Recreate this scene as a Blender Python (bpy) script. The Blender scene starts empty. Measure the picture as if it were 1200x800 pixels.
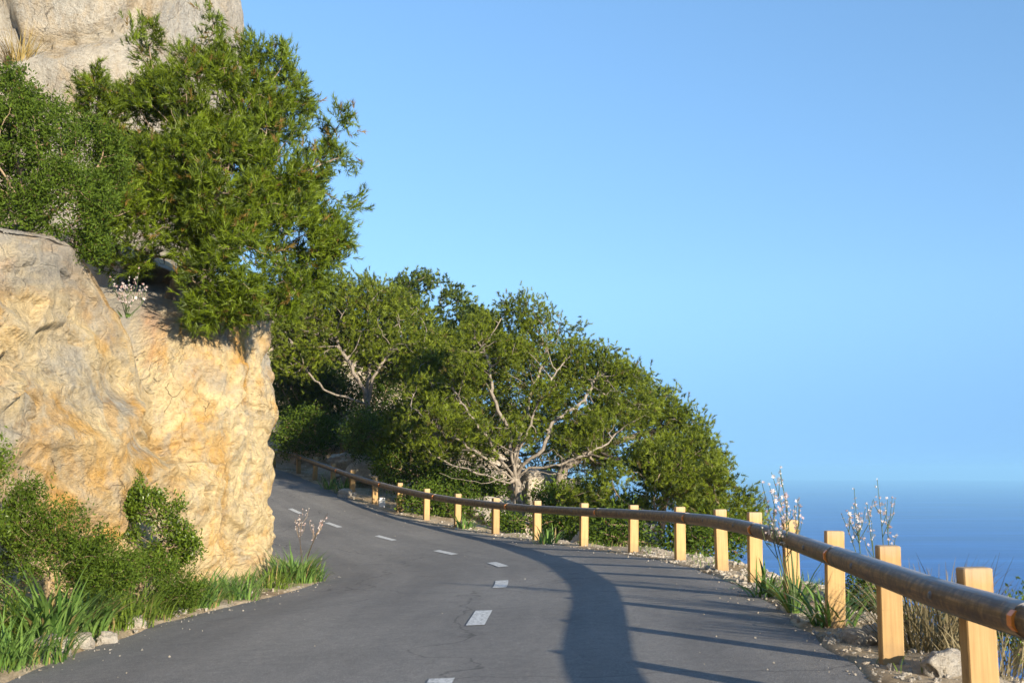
import bpy, math, random
import numpy as np
from mathutils import Vector

S = bpy.context.scene
COL = S.collection
R = math.radians
RNG = np.random.default_rng(11)

# ------------------------------------------------------------------ camera model
F = 1400.0                       # focal length in photo pixels (1200 wide)
YH = 550.0                       # eye level row in the photograph
TH = math.atan((YH - 400) / F)
CAMZ = 1.2


def at(px, py, d):
    a, b = (px - 600) / F, (400 - py) / F
    y = math.cos(TH) - b * math.sin(TH)
    z = math.sin(TH) + b * math.cos(TH)
    return np.array([a / y * d, d, CAMZ + z / y * d])


def pix(p):
    x, y, z = p[0], p[1], p[2] - CAMZ
    f = y * math.cos(TH) + z * math.sin(TH)
    u = -y * math.sin(TH) + z * math.cos(TH)
    return 600 + F * x / f, 400 - F * u / f


# ------------------------------------------------------------------ noise
def _h(ix, iy, iz, seed):
    n = (ix.astype(np.int64) * 374761393 + iy.astype(np.int64) * 668265263 + iz.astype(np.int64) * 2147483647 + seed * 974634777) & 0xFFFFFFFF
    n = ((n ^ (n >> 13)) * 1274126177) & 0xFFFFFFFF
    n = ((n ^ (n >> 16)) * 2246822519) & 0xFFFFFFFF
    return ((n ^ (n >> 15)) & 0xFFFFFF) / float(0xFFFFFF)


def vnoise(p, seed=0):
    p = np.asarray(p, float)
    i = np.floor(p).astype(np.int64)
    f = p - i
    f = f * f * f * (f * (f * 6 - 15) + 10)
    out = 0
    for dx in (0, 1):
        for dy in (0, 1):
            for dz in (0, 1):
                w = (f[:, 0] if dx else 1 - f[:, 0]) * (f[:, 1] if dy else 1 - f[:, 1]) * (f[:, 2] if dz else 1 - f[:, 2])
                out = out + w * _h(i[:, 0] + dx, i[:, 1] + dy, i[:, 2] + dz, seed)
    return out * 2 - 1


def fbm(p, octv=5, seed=0, gain=.5, lac=2.03):
    p = np.asarray(p, float)
    a, s, t = 1.0, 0, 0
    for k in range(octv):
        s = s + a * vnoise(p + 17.3 * k, seed + k)
        t += a
        a *= gain
        p = p * lac
    return s / t


def worley(p, seed=0):
    """distance to nearest and second nearest feature point, the nearest cell's id in 0..1 and a random tilted plane through it"""
    i = np.floor(p).astype(np.int64)
    n = len(p)
    d1 = np.full(n, 9.0); d2 = np.full(n, 9.0); cid = np.zeros(n); pl = np.zeros(n)
    for dx in (-1, 0, 1):
        for dy in (-1, 0, 1):
            for dz in (-1, 0, 1):
                c = i + np.array([dx, dy, dz])
                q = c + np.stack([_h(c[:, 0], c[:, 1], c[:, 2], seed + s) for s in (1, 2, 3)], 1)
                d = np.linalg.norm(q - p, axis=1)
                near = d < d1
                d2 = np.where(near, d1, np.minimum(d2, d))
                cid = np.where(near, _h(c[:, 0], c[:, 1], c[:, 2], seed + 9), cid)
                g = np.stack([_h(c[:, 0], c[:, 1], c[:, 2], seed + s) for s in (11, 12, 13)], 1) * 2 - 1
                pl = np.where(near, ((p - q) * g).sum(1), pl)
                d1 = np.where(near, d, d1)
    return d1, d2, cid, pl


def facets(p, seed, tilt=1.0, curve=.9, step=.5, sign=1):
    """continuous broken-rock relief: the lower (sign 1) or upper (sign -1) hull of tilted shallow bowls, one per cell"""
    i = np.floor(p).astype(np.int64)
    best = np.full(len(p), 99.0)
    for dx in (-1, 0, 1):
        for dy in (-1, 0, 1):
            for dz in (-1, 0, 1):
                c = i + np.array([dx, dy, dz])
                r = p - (c + np.stack([_h(c[:, 0], c[:, 1], c[:, 2], seed + k) for k in (1, 2, 3)], 1))
                g = (np.stack([_h(c[:, 0], c[:, 1], c[:, 2], seed + k) for k in (11, 12, 13)], 1) * 2 - 1) * tilt
                best = np.minimum(best, (_h(c[:, 0], c[:, 1], c[:, 2], seed + 9) - .5) * step + (r * g).sum(1) + curve * (r * r).sum(1))
    return sign * best


def sstep(a, b, x):
    t = np.clip((x - a) / (b - a), 0, 1)
    return t * t * (3 - 2 * t)


# ------------------------------------------------------------------ mesh helpers
def mesh_np(name, verts, faces, mat, parent=None, smooth=False, tint=None, uv=None):
    """one mesh object; faces is an (n,k) array or a list of such arrays"""
    if not isinstance(faces, list):
        faces = [faces]
    faces = [np.asarray(f, np.int32) for f in faces if len(f)]
    me = bpy.data.meshes.new(name)
    verts = np.asarray(verts, np.float32)
    me.vertices.add(len(verts))
    me.vertices.foreach_set('co', verts.ravel())
    loops = np.concatenate([f.ravel() for f in faces])
    tot = np.concatenate([np.full(len(f), f.shape[1], np.int32) for f in faces])
    start = np.concatenate([[0], np.cumsum(tot)[:-1]]).astype(np.int32)
    me.loops.add(len(loops))
    me.loops.foreach_set('vertex_index', loops)
    me.polygons.add(len(tot))
    me.polygons.foreach_set('loop_start', start)
    me.polygons.foreach_set('use_smooth', np.full(len(tot), bool(smooth)))
    me.update(calc_edges=True)
    if tint is not None:
        a = me.attributes.new('tint', 'FLOAT', 'POINT')
        a.data.foreach_set('value', np.asarray(tint, np.float32))
    if uv is not None:
        l = me.uv_layers.new(name='uv')
        l.data.foreach_set('uv', np.asarray(uv, np.float32)[loops].ravel())
    me.validate()
    if mat is not None:
        me.materials.append(mat)
    o = bpy.data.objects.new(name, me)
    COL.objects.link(o)
    if parent is not None:
        o.parent = parent
        o.matrix_parent_inverse.identity()
        o.location = -np.array(parent.location)      # verts are given in world space
    return o


def tag(o, label=None, cat=None, group=None, kind=None):
    for k, v in (('label', label), ('category', cat), ('group', group), ('kind', kind)):
        if v:
            o[k] = v
    return o


def empty(name, loc, label, cat, group=None):
    o = bpy.data.objects.new(name, None)
    o.empty_display_size = .2
    COL.objects.link(o)
    o.location = loc
    return tag(o, label, cat, group)


def grid_faces(nu, nv, off=0, wrap=False):
    a = np.arange(nu * nv).reshape(nu, nv) + off
    if wrap:
        a = np.concatenate([a, a[:, :1]], 1)
    return np.stack([a[:-1, :-1].ravel(), a[1:, :-1].ravel(), a[1:, 1:].ravel(), a[:-1, 1:].ravel()], 1)


def catmull(P, n, t=None):
    """n points evenly spread in parameter through the points P"""
    P = np.asarray(P, float)
    Q = np.vstack([2 * P[0] - P[1], P, 2 * P[-1] - P[-2]])
    t = np.linspace(0, len(P) - 1 - 1e-9, n) if t is None else t
    i = np.floor(t).astype(int)
    f = (t - i)[:, None]
    a, b, c, d = Q[i], Q[i + 1], Q[i + 2], Q[i + 3]
    return .5 * (2 * b + (c - a) * f + (2 * a - 5 * b + 4 * c - d) * f ** 2 + (3 * b - a - 3 * c + d) * f ** 3)


def tube_set(chains, sides_of):
    """chains of (points, radii) -> verts, quads"""
    V, Fq, off = [], [], 0
    for pts, rad in chains:
        pts = np.asarray(pts, float)
        rad = np.asarray(rad, float)
        n = len(pts)
        if n < 2:
            continue
        k = sides_of(rad.max())
        tan = np.gradient(pts, axis=0)
        tan /= np.linalg.norm(tan, axis=1)[:, None] + 1e-9
        ref = np.array([.31, .77, .55])
        u = np.cross(tan, ref)
        u /= np.linalg.norm(u, axis=1)[:, None] + 1e-9
        w = np.cross(tan, u)
        ang = np.linspace(0, 2 * math.pi, k, endpoint=False)
        ring = pts[:, None] + rad[:, None, None] * (np.cos(ang)[None, :, None] * u[:, None] + np.sin(ang)[None, :, None] * w[:, None])
        V.append(ring.reshape(-1, 3))
        Fq.append(grid_faces(n, k, off, True))
        off += n * k
    return np.concatenate(V), np.concatenate(Fq)


def unit(v):
    return v / (np.linalg.norm(v, axis=-1, keepdims=True) + 1e-9)


def basis(ax, rng):
    ref = unit(rng.normal(size=ax.shape))
    u = unit(np.cross(ax, ref))
    return u, np.cross(ax, u)


def needles(pos, ax, k, L, W, axlen, rng, spread=(25, 70)):
    """pos, ax (N,3): a shoot at each point, k thin triangular needles along it"""
    n = len(pos)
    ax = unit(ax)
    u, w = basis(ax, rng)
    s = rng.random((n, k))
    phi = rng.random((n, k)) * 2 * math.pi
    al = np.radians(rng.uniform(*spread, (n, k))) * (1 - .45 * s)
    perp = np.cos(phi)[..., None] * u[:, None] + np.sin(phi)[..., None] * w[:, None]
    d = np.cos(al)[..., None] * ax[:, None] + np.sin(al)[..., None] * perp
    base = pos[:, None] + ax[:, None] * (axlen * s)[..., None]
    ln = L * rng.uniform(.65, 1.15, (n, k))
    tip = base + d * ln[..., None]
    wd = unit(np.cross(d, rng.normal(size=d.shape))) * (W * .5)
    V = np.stack([base - wd, base + wd, tip], 2).reshape(-1, 3)
    Fc = np.arange(len(V)).reshape(-1, 3)
    tint = np.repeat(np.clip(rng.normal(.52, .29, n), 0, 1), k * 3)
    return V, Fc, tint


def leaves(pos, ax, k, L, W, rad, rng):
    """small diamond leaves scattered round each point"""
    n = len(pos)
    c = pos[:, None] + rng.normal(size=(n, k, 3)) * rad
    d = unit(ax[:, None] * .8 + rng.normal(size=(n, k, 3)) * .75)
    wd = unit(np.cross(d, rng.normal(size=d.shape)))
    nm = np.cross(d, wd)
    ln = (L * rng.uniform(.6, 1.2, (n, k)))[..., None]
    hw = ln * (W / L) * .5
    mid = c + d * ln * .5 + nm * ln * .08
    V = np.stack([c, mid - wd * hw, c + d * ln, mid + wd * hw], 2).reshape(-1, 3)
    Fc = np.arange(len(V)).reshape(-1, 4)
    tint = np.repeat(np.clip(rng.normal(.5, .22, (n, k)).ravel(), 0, 1), 4)
    return V, Fc, tint


def blades(base, az, L, W, bend, lean, rng, seg=5):
    """arching strap leaves; base (N,3), az azimuth, L length, W width, bend total curl in radians, lean start angle from vertical"""
    n = len(base)
    hd = np.stack([np.cos(az), np.sin(az), 0 * az], 1)
    side = np.stack([-np.sin(az), np.cos(az), 0 * az], 1)
    P = base.copy()
    V = []
    for i in range(seg + 1):
        s = i / seg
        wd = W * (1 - s ** 2.2) * (.75 + .5 * min(1, 3 * s)) * .5 + .0006
        V += [P - side * wd[:, None], P + side * wd[:, None]]
        a = lean + bend * s
        P = P + (hd * np.sin(a)[:, None] + np.array([0, 0, 1.0]) * np.cos(a)[:, None]) * (L / seg)[:, None]
    V = np.stack(V, 1)                                   # n, 2(seg+1), 3
    b = (np.arange(n) * 2 * (seg + 1))[:, None]
    Fc = np.concatenate([np.stack([b[:, 0] + 2 * i, b[:, 0] + 2 * i + 1, b[:, 0] + 2 * i + 3, b[:, 0] + 2 * i + 2], 1) for i in range(seg)])
    tint = np.repeat(np.clip(rng.normal(.5, .32, n), 0, 1), 2 * (seg + 1))
    return V.reshape(-1, 3), Fc, tint


# ------------------------------------------------------------------ materials
class NT:
    def __init__(s, name):
        s.m = bpy.data.materials.new(name)
        s.m.use_nodes = True
        s.t = s.m.node_tree
        s.t.nodes.clear()
        s.out = s.t.nodes.new('ShaderNodeOutputMaterial')

    def n(s, kind, **kw):
        nd = s.t.nodes.new('ShaderNode' + kind)
        for k, v in kw.items():
            if k in ('ins',):
                for a, b in v.items():
                    s.set(nd.inputs[a], b)
            else:
                setattr(nd, k, v)
        return nd

    def set(s, sock, v):
        if hasattr(v, 'is_output'):
            s.t.links.new(v, sock)
        elif isinstance(v, (tuple, list)) and len(v) == 3 and sock.type == 'RGBA':
            sock.default_value = (*v, 1)
        else:
            sock.default_value = v

    def noise(s, vec, scale, detail=4, rough=.55, dist=0):
        return s.n('TexNoise', ins={'Vector': vec, 'Scale': scale, 'Detail': detail, 'Roughness': rough, 'Distortion': dist}).outputs['Fac']

    def mapv(s, vec, scale=(1, 1, 1), rot=(0, 0, 0)):
        return s.n('Mapping', ins={'Vector': vec, 'Scale': scale, 'Rotation': rot}).outputs[0]

    def ramp(s, fac, *stops):
        r = s.n('ValToRGB', ins={'Fac': fac})
        e = r.color_ramp.elements
        while len(e) < len(stops):
            e.new(.5)
        for el, (p, c) in zip(e, stops):
            el.position = p
            el.color = (*c, 1) if isinstance(c, (tuple, list)) else (c, c, c, 1)
        return r.outputs[0]

    def mix(s, fac, a, b, mode='MIX'):
        nd = s.n('Mix', data_type='RGBA', blend_type=mode)
        s.set(nd.inputs[0], fac); s.set(nd.inputs[6], a); s.set(nd.inputs[7], b)
        return nd.outputs[2]

    def math(s, op, a, b=0.0, c=0.0):
        nd = s.n('Math', operation=op)
        s.set(nd.inputs[0], a); s.set(nd.inputs[1], b); s.set(nd.inputs[2], c)
        return nd.outputs[0]

    def bump(s, h, dist, strength=1.0, normal=None):
        nd = s.n('Bump', ins={'Height': h, 'Distance': dist, 'Strength': strength})
        if normal is not None:
            s.set(nd.inputs['Normal'], normal)
        return nd.outputs[0]

    def pbr(s, col, rough=.8, normal=None, spec=.3):
        b = s.n('BsdfPrincipled', ins={'Base Color': col, 'Roughness': rough, 'Specular IOR Level': spec})
        if normal is not None:
            s.set(b.inputs['Normal'], normal)
        return b.outputs[0]

    def done(s, sh):
        s.t.links.new(sh, s.out.inputs['Surface'])
        return s.m


def obj_co(t):
    return t.n('TexCoord').outputs['Object']


def mat_leaf(name, dark, light, trans=.3, rough=.5, old=None, spec=.3):
    t = NT(name)
    fac = t.n('Attribute', attribute_name='tint').outputs['Fac']
    stops = [(0.12, dark), (.8, light)]
    if old:
        stops = [(0.0, old), (.005, old), (.02, dark), (.85, light)]
    c = t.ramp(fac, *stops)
    p = t.pbr(c, rough, spec=spec)
    tr = t.n('BsdfTranslucent', ins={'Color': t.mix(.5, c, (.9, 1.0, .25), 'MULTIPLY')}).outputs[0]
    mx = t.n('MixShader')
    t.set(mx.inputs[0], trans); t.set(mx.inputs[1], p); t.set(mx.inputs[2], tr)
    return t.done(mx.outputs[0])


def mat_bark(name, a, b, scale=14):
    t = NT(name)
    v = obj_co(t)
    f = t.noise(t.mapv(v, (1, 1, .35)), scale, 6, .65)
    c = t.ramp(f, (.3, a), (.68, b))
    return t.done(t.pbr(c, .9, t.bump(f, .02, .8), .15))


def mat_rock(name, grey, cream, ochre, rust, streak=1.0, tint=.55, top=None, along=1.0):
    t = NT(name)
    v = t.mapv(obj_co(t), (1, along, 1))
    big = t.noise(v, .42, 5, .6, .6)
    med = t.noise(v, 1.7, 7, .62, .4)
    vert = t.noise(t.mapv(v, (2.2, 2.2, .75), (0, R(9), 0)), 1.0, 6, .6, .35)
    fine = t.noise(v, 13, 9, .72)
    grain = t.noise(v, 70, 4, .7)
    c = t.ramp(big, (.36, grey), (.50, cream))
    c = t.mix(t.math('MULTIPLY', t.ramp(vert, (.44, 0.0), (.62, 1.0)), streak), c, cream)
    c = t.mix(t.math('MULTIPLY', t.ramp(t.noise(t.mapv(v, (1.1, 1.1, .55)), 1.25, 6, .62, .7), (.50, 0.0), (.66, 1.0)), tint + .25), c, ochre)
    c = t.mix(t.math('MULTIPLY', t.ramp(t.noise(v, .85, 5, .6, .8), (.58, 0.0), (.7, 1.0)), tint), c, rust)
    c = t.mix(t.math('MULTIPLY', t.ramp(t.noise(t.mapv(v, (2.6, 2.6, .7)), 1.3, 7, .68, .3), (.55, 0.0), (.66, 1.0)), .5), c, grey)
    mot = t.noise(v, 3.3, 8, .68, .5)
    c = t.mix(t.math('MULTIPLY', t.ramp(mot, (.52, 0.0), (.60, 1.0)), .35), c, grey)
    c = t.mix(t.math('MULTIPLY', t.ramp(t.noise(t.mapv(v, (1, 1, .7), (1, .4, .2)), 2.7, 8, .68, .5), (.55, 0.0), (.63, 1.0)), .6 * tint + .1), c, ochre)
    c = t.mix(t.math('MULTIPLY', t.ramp(t.noise(v, 5.5, 7, .7, .3), (.60, 0.0), (.68, 1.0)), .5), c, (.17, .12, .065))
    c = t.mix(.4, c, t.ramp(med, (.25, (.55, .52, .5)), (.62, (1.1, 1.08, 1.04))), 'MULTIPLY')
    c = t.mix(.65, c, t.ramp(fine, (.32, (.52, .48, .44)), (.55, (1.0, 1.0, 1.0)), (.8, (1.15, 1.12, 1.08))), 'MULTIPLY')
    vo = t.n('TexVoronoi', feature='DISTANCE_TO_EDGE', ins={'Vector': t.n('VectorMath', operation='ADD', ins={0: v, 1: t.n('VectorMath', operation='SCALE', ins={0: t.n('TexNoise', ins={'Vector': v, 'Scale': 1.8, 'Detail': 5}).outputs['Color'], 'Scale': .9}).outputs[0]}).outputs[0], 'Scale': 1.1}).outputs['Distance']
    crack = t.ramp(vo, (0.0, 0.0), (.022, 1.0))
    vo2 = t.n('TexVoronoi', feature='DISTANCE_TO_EDGE', ins={'Vector': t.n('VectorMath', operation='ADD', ins={0: t.mapv(v, (1, 1, .6), (R(20), 0, 0)), 1: t.n('VectorMath', operation='SCALE', ins={0: t.n('TexNoise', ins={'Vector': v, 'Scale': 3.1, 'Detail': 6}).outputs['Color'], 'Scale': .45}).outputs[0]}).outputs[0], 'Scale': 3.0}).outputs['Distance']
    crk2 = t.math('MULTIPLY', t.math('SUBTRACT', 1.0, t.ramp(vo2, (0.0, 0.0), (.016, 1.0))), t.ramp(t.noise(v, 1.1, 4, .6), (.56, 0.0), (.62, 1.0)))
    c = t.mix(t.math('MULTIPLY', crk2, .75), c, (.07, .055, .04))
    if top is not None:
        zz = t.n('SeparateXYZ', ins={0: v}).outputs[2]
        wt_ = t.math('ADD', t.math('MULTIPLY', t.math('SUBTRACT', zz, top), .42), t.math('MULTIPLY', t.math('SUBTRACT', big, .5), 3.2))
        c = t.mix(t.math('MULTIPLY', t.ramp(wt_, (.30, 0.0), (.62, 1.0)), .8), c, t.ramp(med, (.3, (.24, .235, .215)), (.6, (.40, .385, .345))))
    h = t.math('ADD', t.math('MULTIPLY', fine, 1.0), t.math('MULTIPLY', med, .7))
    h = t.math('ADD', h, t.math('MULTIPLY', grain, .14))
    h = t.math('ADD', h, t.math('MULTIPLY', crack, .16))
    h = t.math('SUBTRACT', h, t.math('MULTIPLY', crk2, .30))
    return t.done(t.pbr(c, .92, t.bump(h, .12, 1.0), .15))


def mat_simple(name, a, b, scale, rough=.85, bump=.01, spec=.2, detail=6, stretch=(1, 1, 1)):
    t = NT(name)
    f = t.noise(t.mapv(obj_co(t), stretch), scale, detail, .65)
    return t.done(t.pbr(t.ramp(f, (.3, a), (.7, b)), rough, t.bump(f, bump, .8), spec))


M = {}
M['pine_near'] = mat_leaf('pine_needles_near', (.022, .042, .003), (.145, .205, .009), .18, old=(.20, .13, .03))
M['pine'] = mat_leaf('pine_needles', (.026, .046, .004), (.185, .235, .014), .18, old=(.13, .11, .03))
M['pine_dark'] = mat_leaf('pine_needles_dark', (.022, .042, .006), (.13, .175, .015), .22)
M['shrub'] = mat_leaf('shrub_leaves', (.020, .042, .005), (.10, .155, .016), .22, .55, old=(.12, .075, .03), spec=.12)
M['mastic'] = mat_leaf('mastic_leaves', (.028, .055, .005), (.135, .20, .016), .22, .35)
M['strap'] = mat_leaf('strap_leaves', (.05, .12, .022), (.19, .31, .075), .3, .4, old=(.36, .28, .12))
M['grass'] = mat_leaf('grass_blades', (.05, .10, .012), (.19, .27, .04), .3, .45, old=(.36, .28, .12))
M['dry'] = mat_leaf('dry_grass_blades', (.20, .13, .035), (.44, .34, .13), .25, .7)
M['dry_grey'] = mat_leaf('dry_stems', (.12, .095, .05), (.30, .25, .14), .2, .8)
M['petal'] = mat_leaf('asphodel_petals', (.50, .30, .27), (.82, .74, .72), .3, .5)
M['stalk'] = mat_simple('flower_stalk', (.045, .08, .03), (.10, .13, .05), 30, .6, .002)
M['bark'] = mat_bark('pine_bark_pale', (.12, .10, .08), (.34, .295, .24), 22)
M['bark_dark'] = mat_bark('pine_bark', (.13, .095, .065), (.34, .27, .19))
M['twig'] = mat_bark('twig_wood', (.16, .11, .07), (.36, .27, .17))
M['cliff'] = mat_rock('limestone_cliff', (.43, .405, .345), (.72, .57, .32), (.66, .38, .10), (.54, .23, .08), 1.0, .7, 2.1, .42)
M['outcrop'] = mat_rock('limestone_outcrop', (.40, .39, .35), (.50, .46, .38), (.46, .33, .16), (.40, .26, .13), .5, .22)
M['stone'] = mat_rock('limestone_rubble', (.62, .60, .55), (.70, .64, .54), (.62, .48, .30), (.52, .36, .22), .3, .25)

# dirt / hillside
t = NT('hillside_soil')
v = obj_co(t)
f1 = t.noise(v, .9, 8, .65, .4); f2 = t.noise(v, 9, 8, .7); f3 = t.noise(v, 60, 4, .7)
c = t.ramp(f1, (.32, (.27, .20, .12)), (.5, (.47, .38, .26)), (.66, (.60, .52, .40)))
c = t.mix(.6, c, t.ramp(f2, (.3, (.5, .48, .45)), (.65, (1.1, 1.08, 1.05))), 'MULTIPLY')
M['soil'] = t.done(t.pbr(c, .95, t.bump(t.math('ADD', t.math('MULTIPLY', f2, .8), t.math('MULTIPLY', f3, .3)), .06, .9), .1))

# asphalt, worn, with aggregate and faint patches along the wheel lines (uv: u across 0..1, v metres along)
t = NT('asphalt')
v = obj_co(t)
uvn = t.n('UVMap', uv_map='uv').outputs[0]
g = t.noise(v, 130, 3, .8); g2 = t.noise(v, 38, 5, .7); pch = t.noise(v, .55, 5, .6, .5)
lng = t.noise(t.mapv(uvn, (9, .22, 1)), 1.0, 5, .6, .2)
c = t.ramp(g, (.30, (.10, .097, .090)), (.55, (.215, .207, .192)), (.74, (.40, .385, .36)))
c = t.mix(.55, c, t.ramp(t.noise(v, 9, 7, .72), (.32, (.74, .74, .75)), (.5, (1.0, 1.0, 1.0)), (.68, (1.24, 1.23, 1.20))), 'MULTIPLY')
c = t.mix(.6, c, t.ramp(g2, (.3, (.70, .70, .70)), (.7, (1.2, 1.2, 1.19))), 'MULTIPLY')
c = t.mix(.6, c, t.ramp(pch, (.3, (.82, .82, .83)), (.7, (1.12, 1.11, 1.10))), 'MULTIPLY')
c = t.mix(.6, c, t.ramp(lng, (.35, (.76, .76, .77)), (.65, (1.14, 1.135, 1.12))), 'MULTIPLY')
ux = t.n('SeparateXYZ', ins={0: uvn}).outputs[0]
wob = t.math('MULTIPLY', t.math('SUBTRACT', t.noise(t.mapv(uvn, (.0, .12, 1)), 1.0, 3), .5), .08)
trk = t.math('ABSOLUTE', t.math('SUBTRACT', t.math('FRACT', t.math('MULTIPLY', t.math('ADD', ux, wob), 4.0)), .5))
c = t.mix(t.math('MULTIPLY', t.ramp(trk, (.10, 1.0), (.34, 0.0)), t.ramp(t.noise(t.mapv(uvn, (3, .3, 1)), 1.0, 4), (.3, .25), (.7, .8))), c, t.mix(1.0, c, (.80, .80, .81), 'MULTIPLY'))
stn = t.noise(v, 1.9, 6, .7, .8)
c = t.mix(t.math('MULTIPLY', t.ramp(stn, (.64, 0.0), (.70, 1.0)), .35), c, (.055, .053, .05))
vo = t.n('TexVoronoi', feature='DISTANCE_TO_EDGE', ins={'Vector': t.n('VectorMath', operation='ADD', ins={0: v, 1: t.n('TexNoise', ins={'Vector': v, 'Scale': 1.1, 'Detail': 6}).outputs['Color']}).outputs[0], 'Scale': .23}).outputs['Distance']
c = t.mix(t.math('MULTIPLY', t.math('SUBTRACT', 1.0, t.ramp(vo, (0.0, 0.0), (.004, 1.0))), .55), c, (.03, .03, .03))
M['asphalt'] = t.done(t.pbr(c, .82, t.bump(t.math('ADD', g, g2), .006, .8), .3))

t = NT('road_paint')
v = obj_co(t)
w = t.noise(v, 34, 7, .8)
c = t.ramp(w, (.40, (.20, .20, .19)), (.50, (.60, .60, .57)), (.8, (.78, .78, .76)))
M['paint'] = t.done(t.pbr(c, .7, t.bump(t.noise(v, 120, 3, .7), .004, .6), .3))

# sawn timber posts: grain along z, knots
t = NT('sawn_pine_post')
v = obj_co(t)
gr = t.noise(t.mapv(v, (38, 38, 1.6)), 1.0, 6, .6, .3)
kn = t.n('TexVoronoi', feature='F1', ins={'Vector': t.mapv(v, (7, 7, 3.6)), 'Scale': 1.0, 'Randomness': 1.0}).outputs['Distance']
c = t.ramp(gr, (.25, (.33, .20, .080)), (.5, (.46, .30, .125)), (.8, (.56, .385, .185)))
c = t.mix(t.math('MULTIPLY', t.ramp(kn, (.08, 1.0), (.19, 0.0)), .8), c, (.20, .095, .03))
c = t.mix(.5, c, t.ramp(t.noise(v, 3.1, 5, .6), (.3, (.75, .72, .7)), (.7, (1.1, 1.08, 1.05))), 'MULTIPLY')
oi = t.n('ObjectInfo').outputs['Random']
c = t.mix(.7, c, t.ramp(oi, (.0, (.78, .76, .74)), (.5, (1.0, .98, .95)), (1.0, (1.15, 1.12, 1.06))), 'MULTIPLY')
zz = t.n('SeparateXYZ', ins={0: v}).outputs[2]
st_ = t.math('ADD', zz, t.math('MULTIPLY', t.noise(v, 11, 5, .7), .30))
c = t.mix(t.math('MULTIPLY', t.ramp(st_, (.16, 1.0), (.30, 0.0)), .55), c, (.20, .14, .08))
c = t.mix(t.math('MULTIPLY', t.ramp(t.math('ADD', zz, t.math('MULTIPLY', t.noise(v, 14, 4, .7), .12)), (.70, 0.0), (.79, 1.0)), .45), c, (.36, .33, .28))
ckp = t.noise(t.mapv(v, (26, 26, .9)), 1.0, 4, .6, .2)
c = t.mix(t.math('MULTIPLY', t.ramp(ckp, (.30, 1.0), (.345, 0.0)), .75), c, (.12, .065, .025))
M['post'] = t.done(t.pbr(c, .65, t.bump(gr, .003, .6), .3))

# round rail: uv u metres along, v angle 0..1 from the road-side bottom over the top
t = NT('weathered_sky_sheen_rail')
uvn = t.n('UVMap', uv_map='uv').outputs[0]
gr = t.noise(t.mapv(uvn, (2.2, 30, 1)), 1.0, 7, .65, .3)
mot = t.noise(t.mapv(uvn, (14, 5, 1)), 1.0, 5, .6, .7)
c = t.ramp(gr, (.28, (.085, .050, .018)), (.5, (.19, .112, .042)), (.75, (.36, .225, .09)))
c = t.mix(t.math('MULTIPLY', t.ramp(mot, (.42, 0.0), (.58, 1.0)), .8), c, (.06, .036, .018))
vv = t.n('SeparateXYZ', ins={0: uvn}).outputs[1]
top = t.math('SUBTRACT', 1.0, t.math('MULTIPLY', t.math('ABSOLUTE', t.math('SUBTRACT', vv, .5)), 9.0))
top = t.math('ADD', top, t.math('MULTIPLY', t.math('SUBTRACT', mot, .5), .5))
c = t.mix(t.math('MULTIPLY', t.ramp(top, (.1, 0.0), (.45, 1.0)), .85), c, t.ramp(gr, (.3, (.20, .20, .20)), (.7, (.40, .395, .39))))  # grey top: wood weathering, with the sky's sheen painted into the colour
M['rail'] = t.done(t.pbr(c, .48, t.bump(t.math('ADD', gr, t.math('MULTIPLY', mot, .6)), .004, .7), .45))
M['steel'] = mat_simple('dark_steel', (.10, .095, .09), (.17, .16, .15), 20, .5, .002, .5)
M['reflector'] = mat_simple('orange_reflector', (.72, .20, .02), (.85, .27, .03), 30, .35, .001, .5)
M['white'] = mat_simple('white_painted', (.66, .66, .64), (.8, .8, .78), 18, .6, .002, .4)

# sea
t = NT('sea_water')
v = obj_co(t)
w1 = t.noise(t.mapv(v, (1, 1.7, 1), (0, 0, R(25))), .06, 6, .62, .3)
w2 = t.noise(t.mapv(v, (1, 2.2, 1), (0, 0, R(-14))), .45, 4, .6)
st = t.noise(t.mapv(v, (1, 7, 1), (0, 0, R(-5))), .0011, 6, .66, .8)
c = t.ramp(st, (.34, (.001, .050, .25)), (.52, (.002, .080, .35)), (.66, (.020, .15, .48)))
b = t.pbr(c, .5, t.bump(t.math('ADD', t.math('MULTIPLY', w1, 1.0), t.math('MULTIPLY', w2, .25)), 3.0, .9), .28)
M['sea'] = t.done(b)

# ------------------------------------------------------------------ sun, sky
EL, AZ = 13.5, 35.0             # elevation; light travels AZ degrees to the left of the view direction
D = Vector((-math.sin(R(AZ)) * math.cos(R(EL)), math.cos(R(AZ)) * math.cos(R(EL)), -math.sin(R(EL))))
sun = bpy.data.lights.new('sun', 'SUN')
sun.energy = 5.0
sun.angle = R(.53)
sun.color = (1.0, .87, .68)
so = bpy.data.objects.new('sun', sun)
so.rotation_euler = D.to_track_quat('-Z', 'Y').to_euler()
COL.objects.link(so)
W = bpy.data.worlds.new('World')
S.world = W
W.use_nodes = True
wt = W.node_tree
wt.nodes.clear()
sky = wt.nodes.new('ShaderNodeTexSky')
sky.sky_type = 'NISHITA'
sky.sun_disc = False
sky.sun_elevation = R(EL)
sky.sun_rotation = math.atan2(-D.x, -D.y)
sky.altitude = 200
sky.air_density = 1.0
sky.dust_density = .05
sky.ozone_density = 3.0
tc = wt.nodes.new('ShaderNodeTexCoord')
sp = wt.nodes.new('ShaderNodeSeparateXYZ')
mxn = wt.nodes.new('ShaderNodeMath'); mxn.operation = 'MAXIMUM'; mxn.inputs[1].default_value = 0
mad = wt.nodes.new('ShaderNodeMath'); mad.operation = 'MULTIPLY_ADD'; mad.inputs[1].default_value = .62; mad.inputs[2].default_value = .15
cb = wt.nodes.new('ShaderNodeCombineXYZ')
hs = wt.nodes.new('ShaderNodeHueSaturation'); hs.inputs['Saturation'].default_value = 1.04
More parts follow.
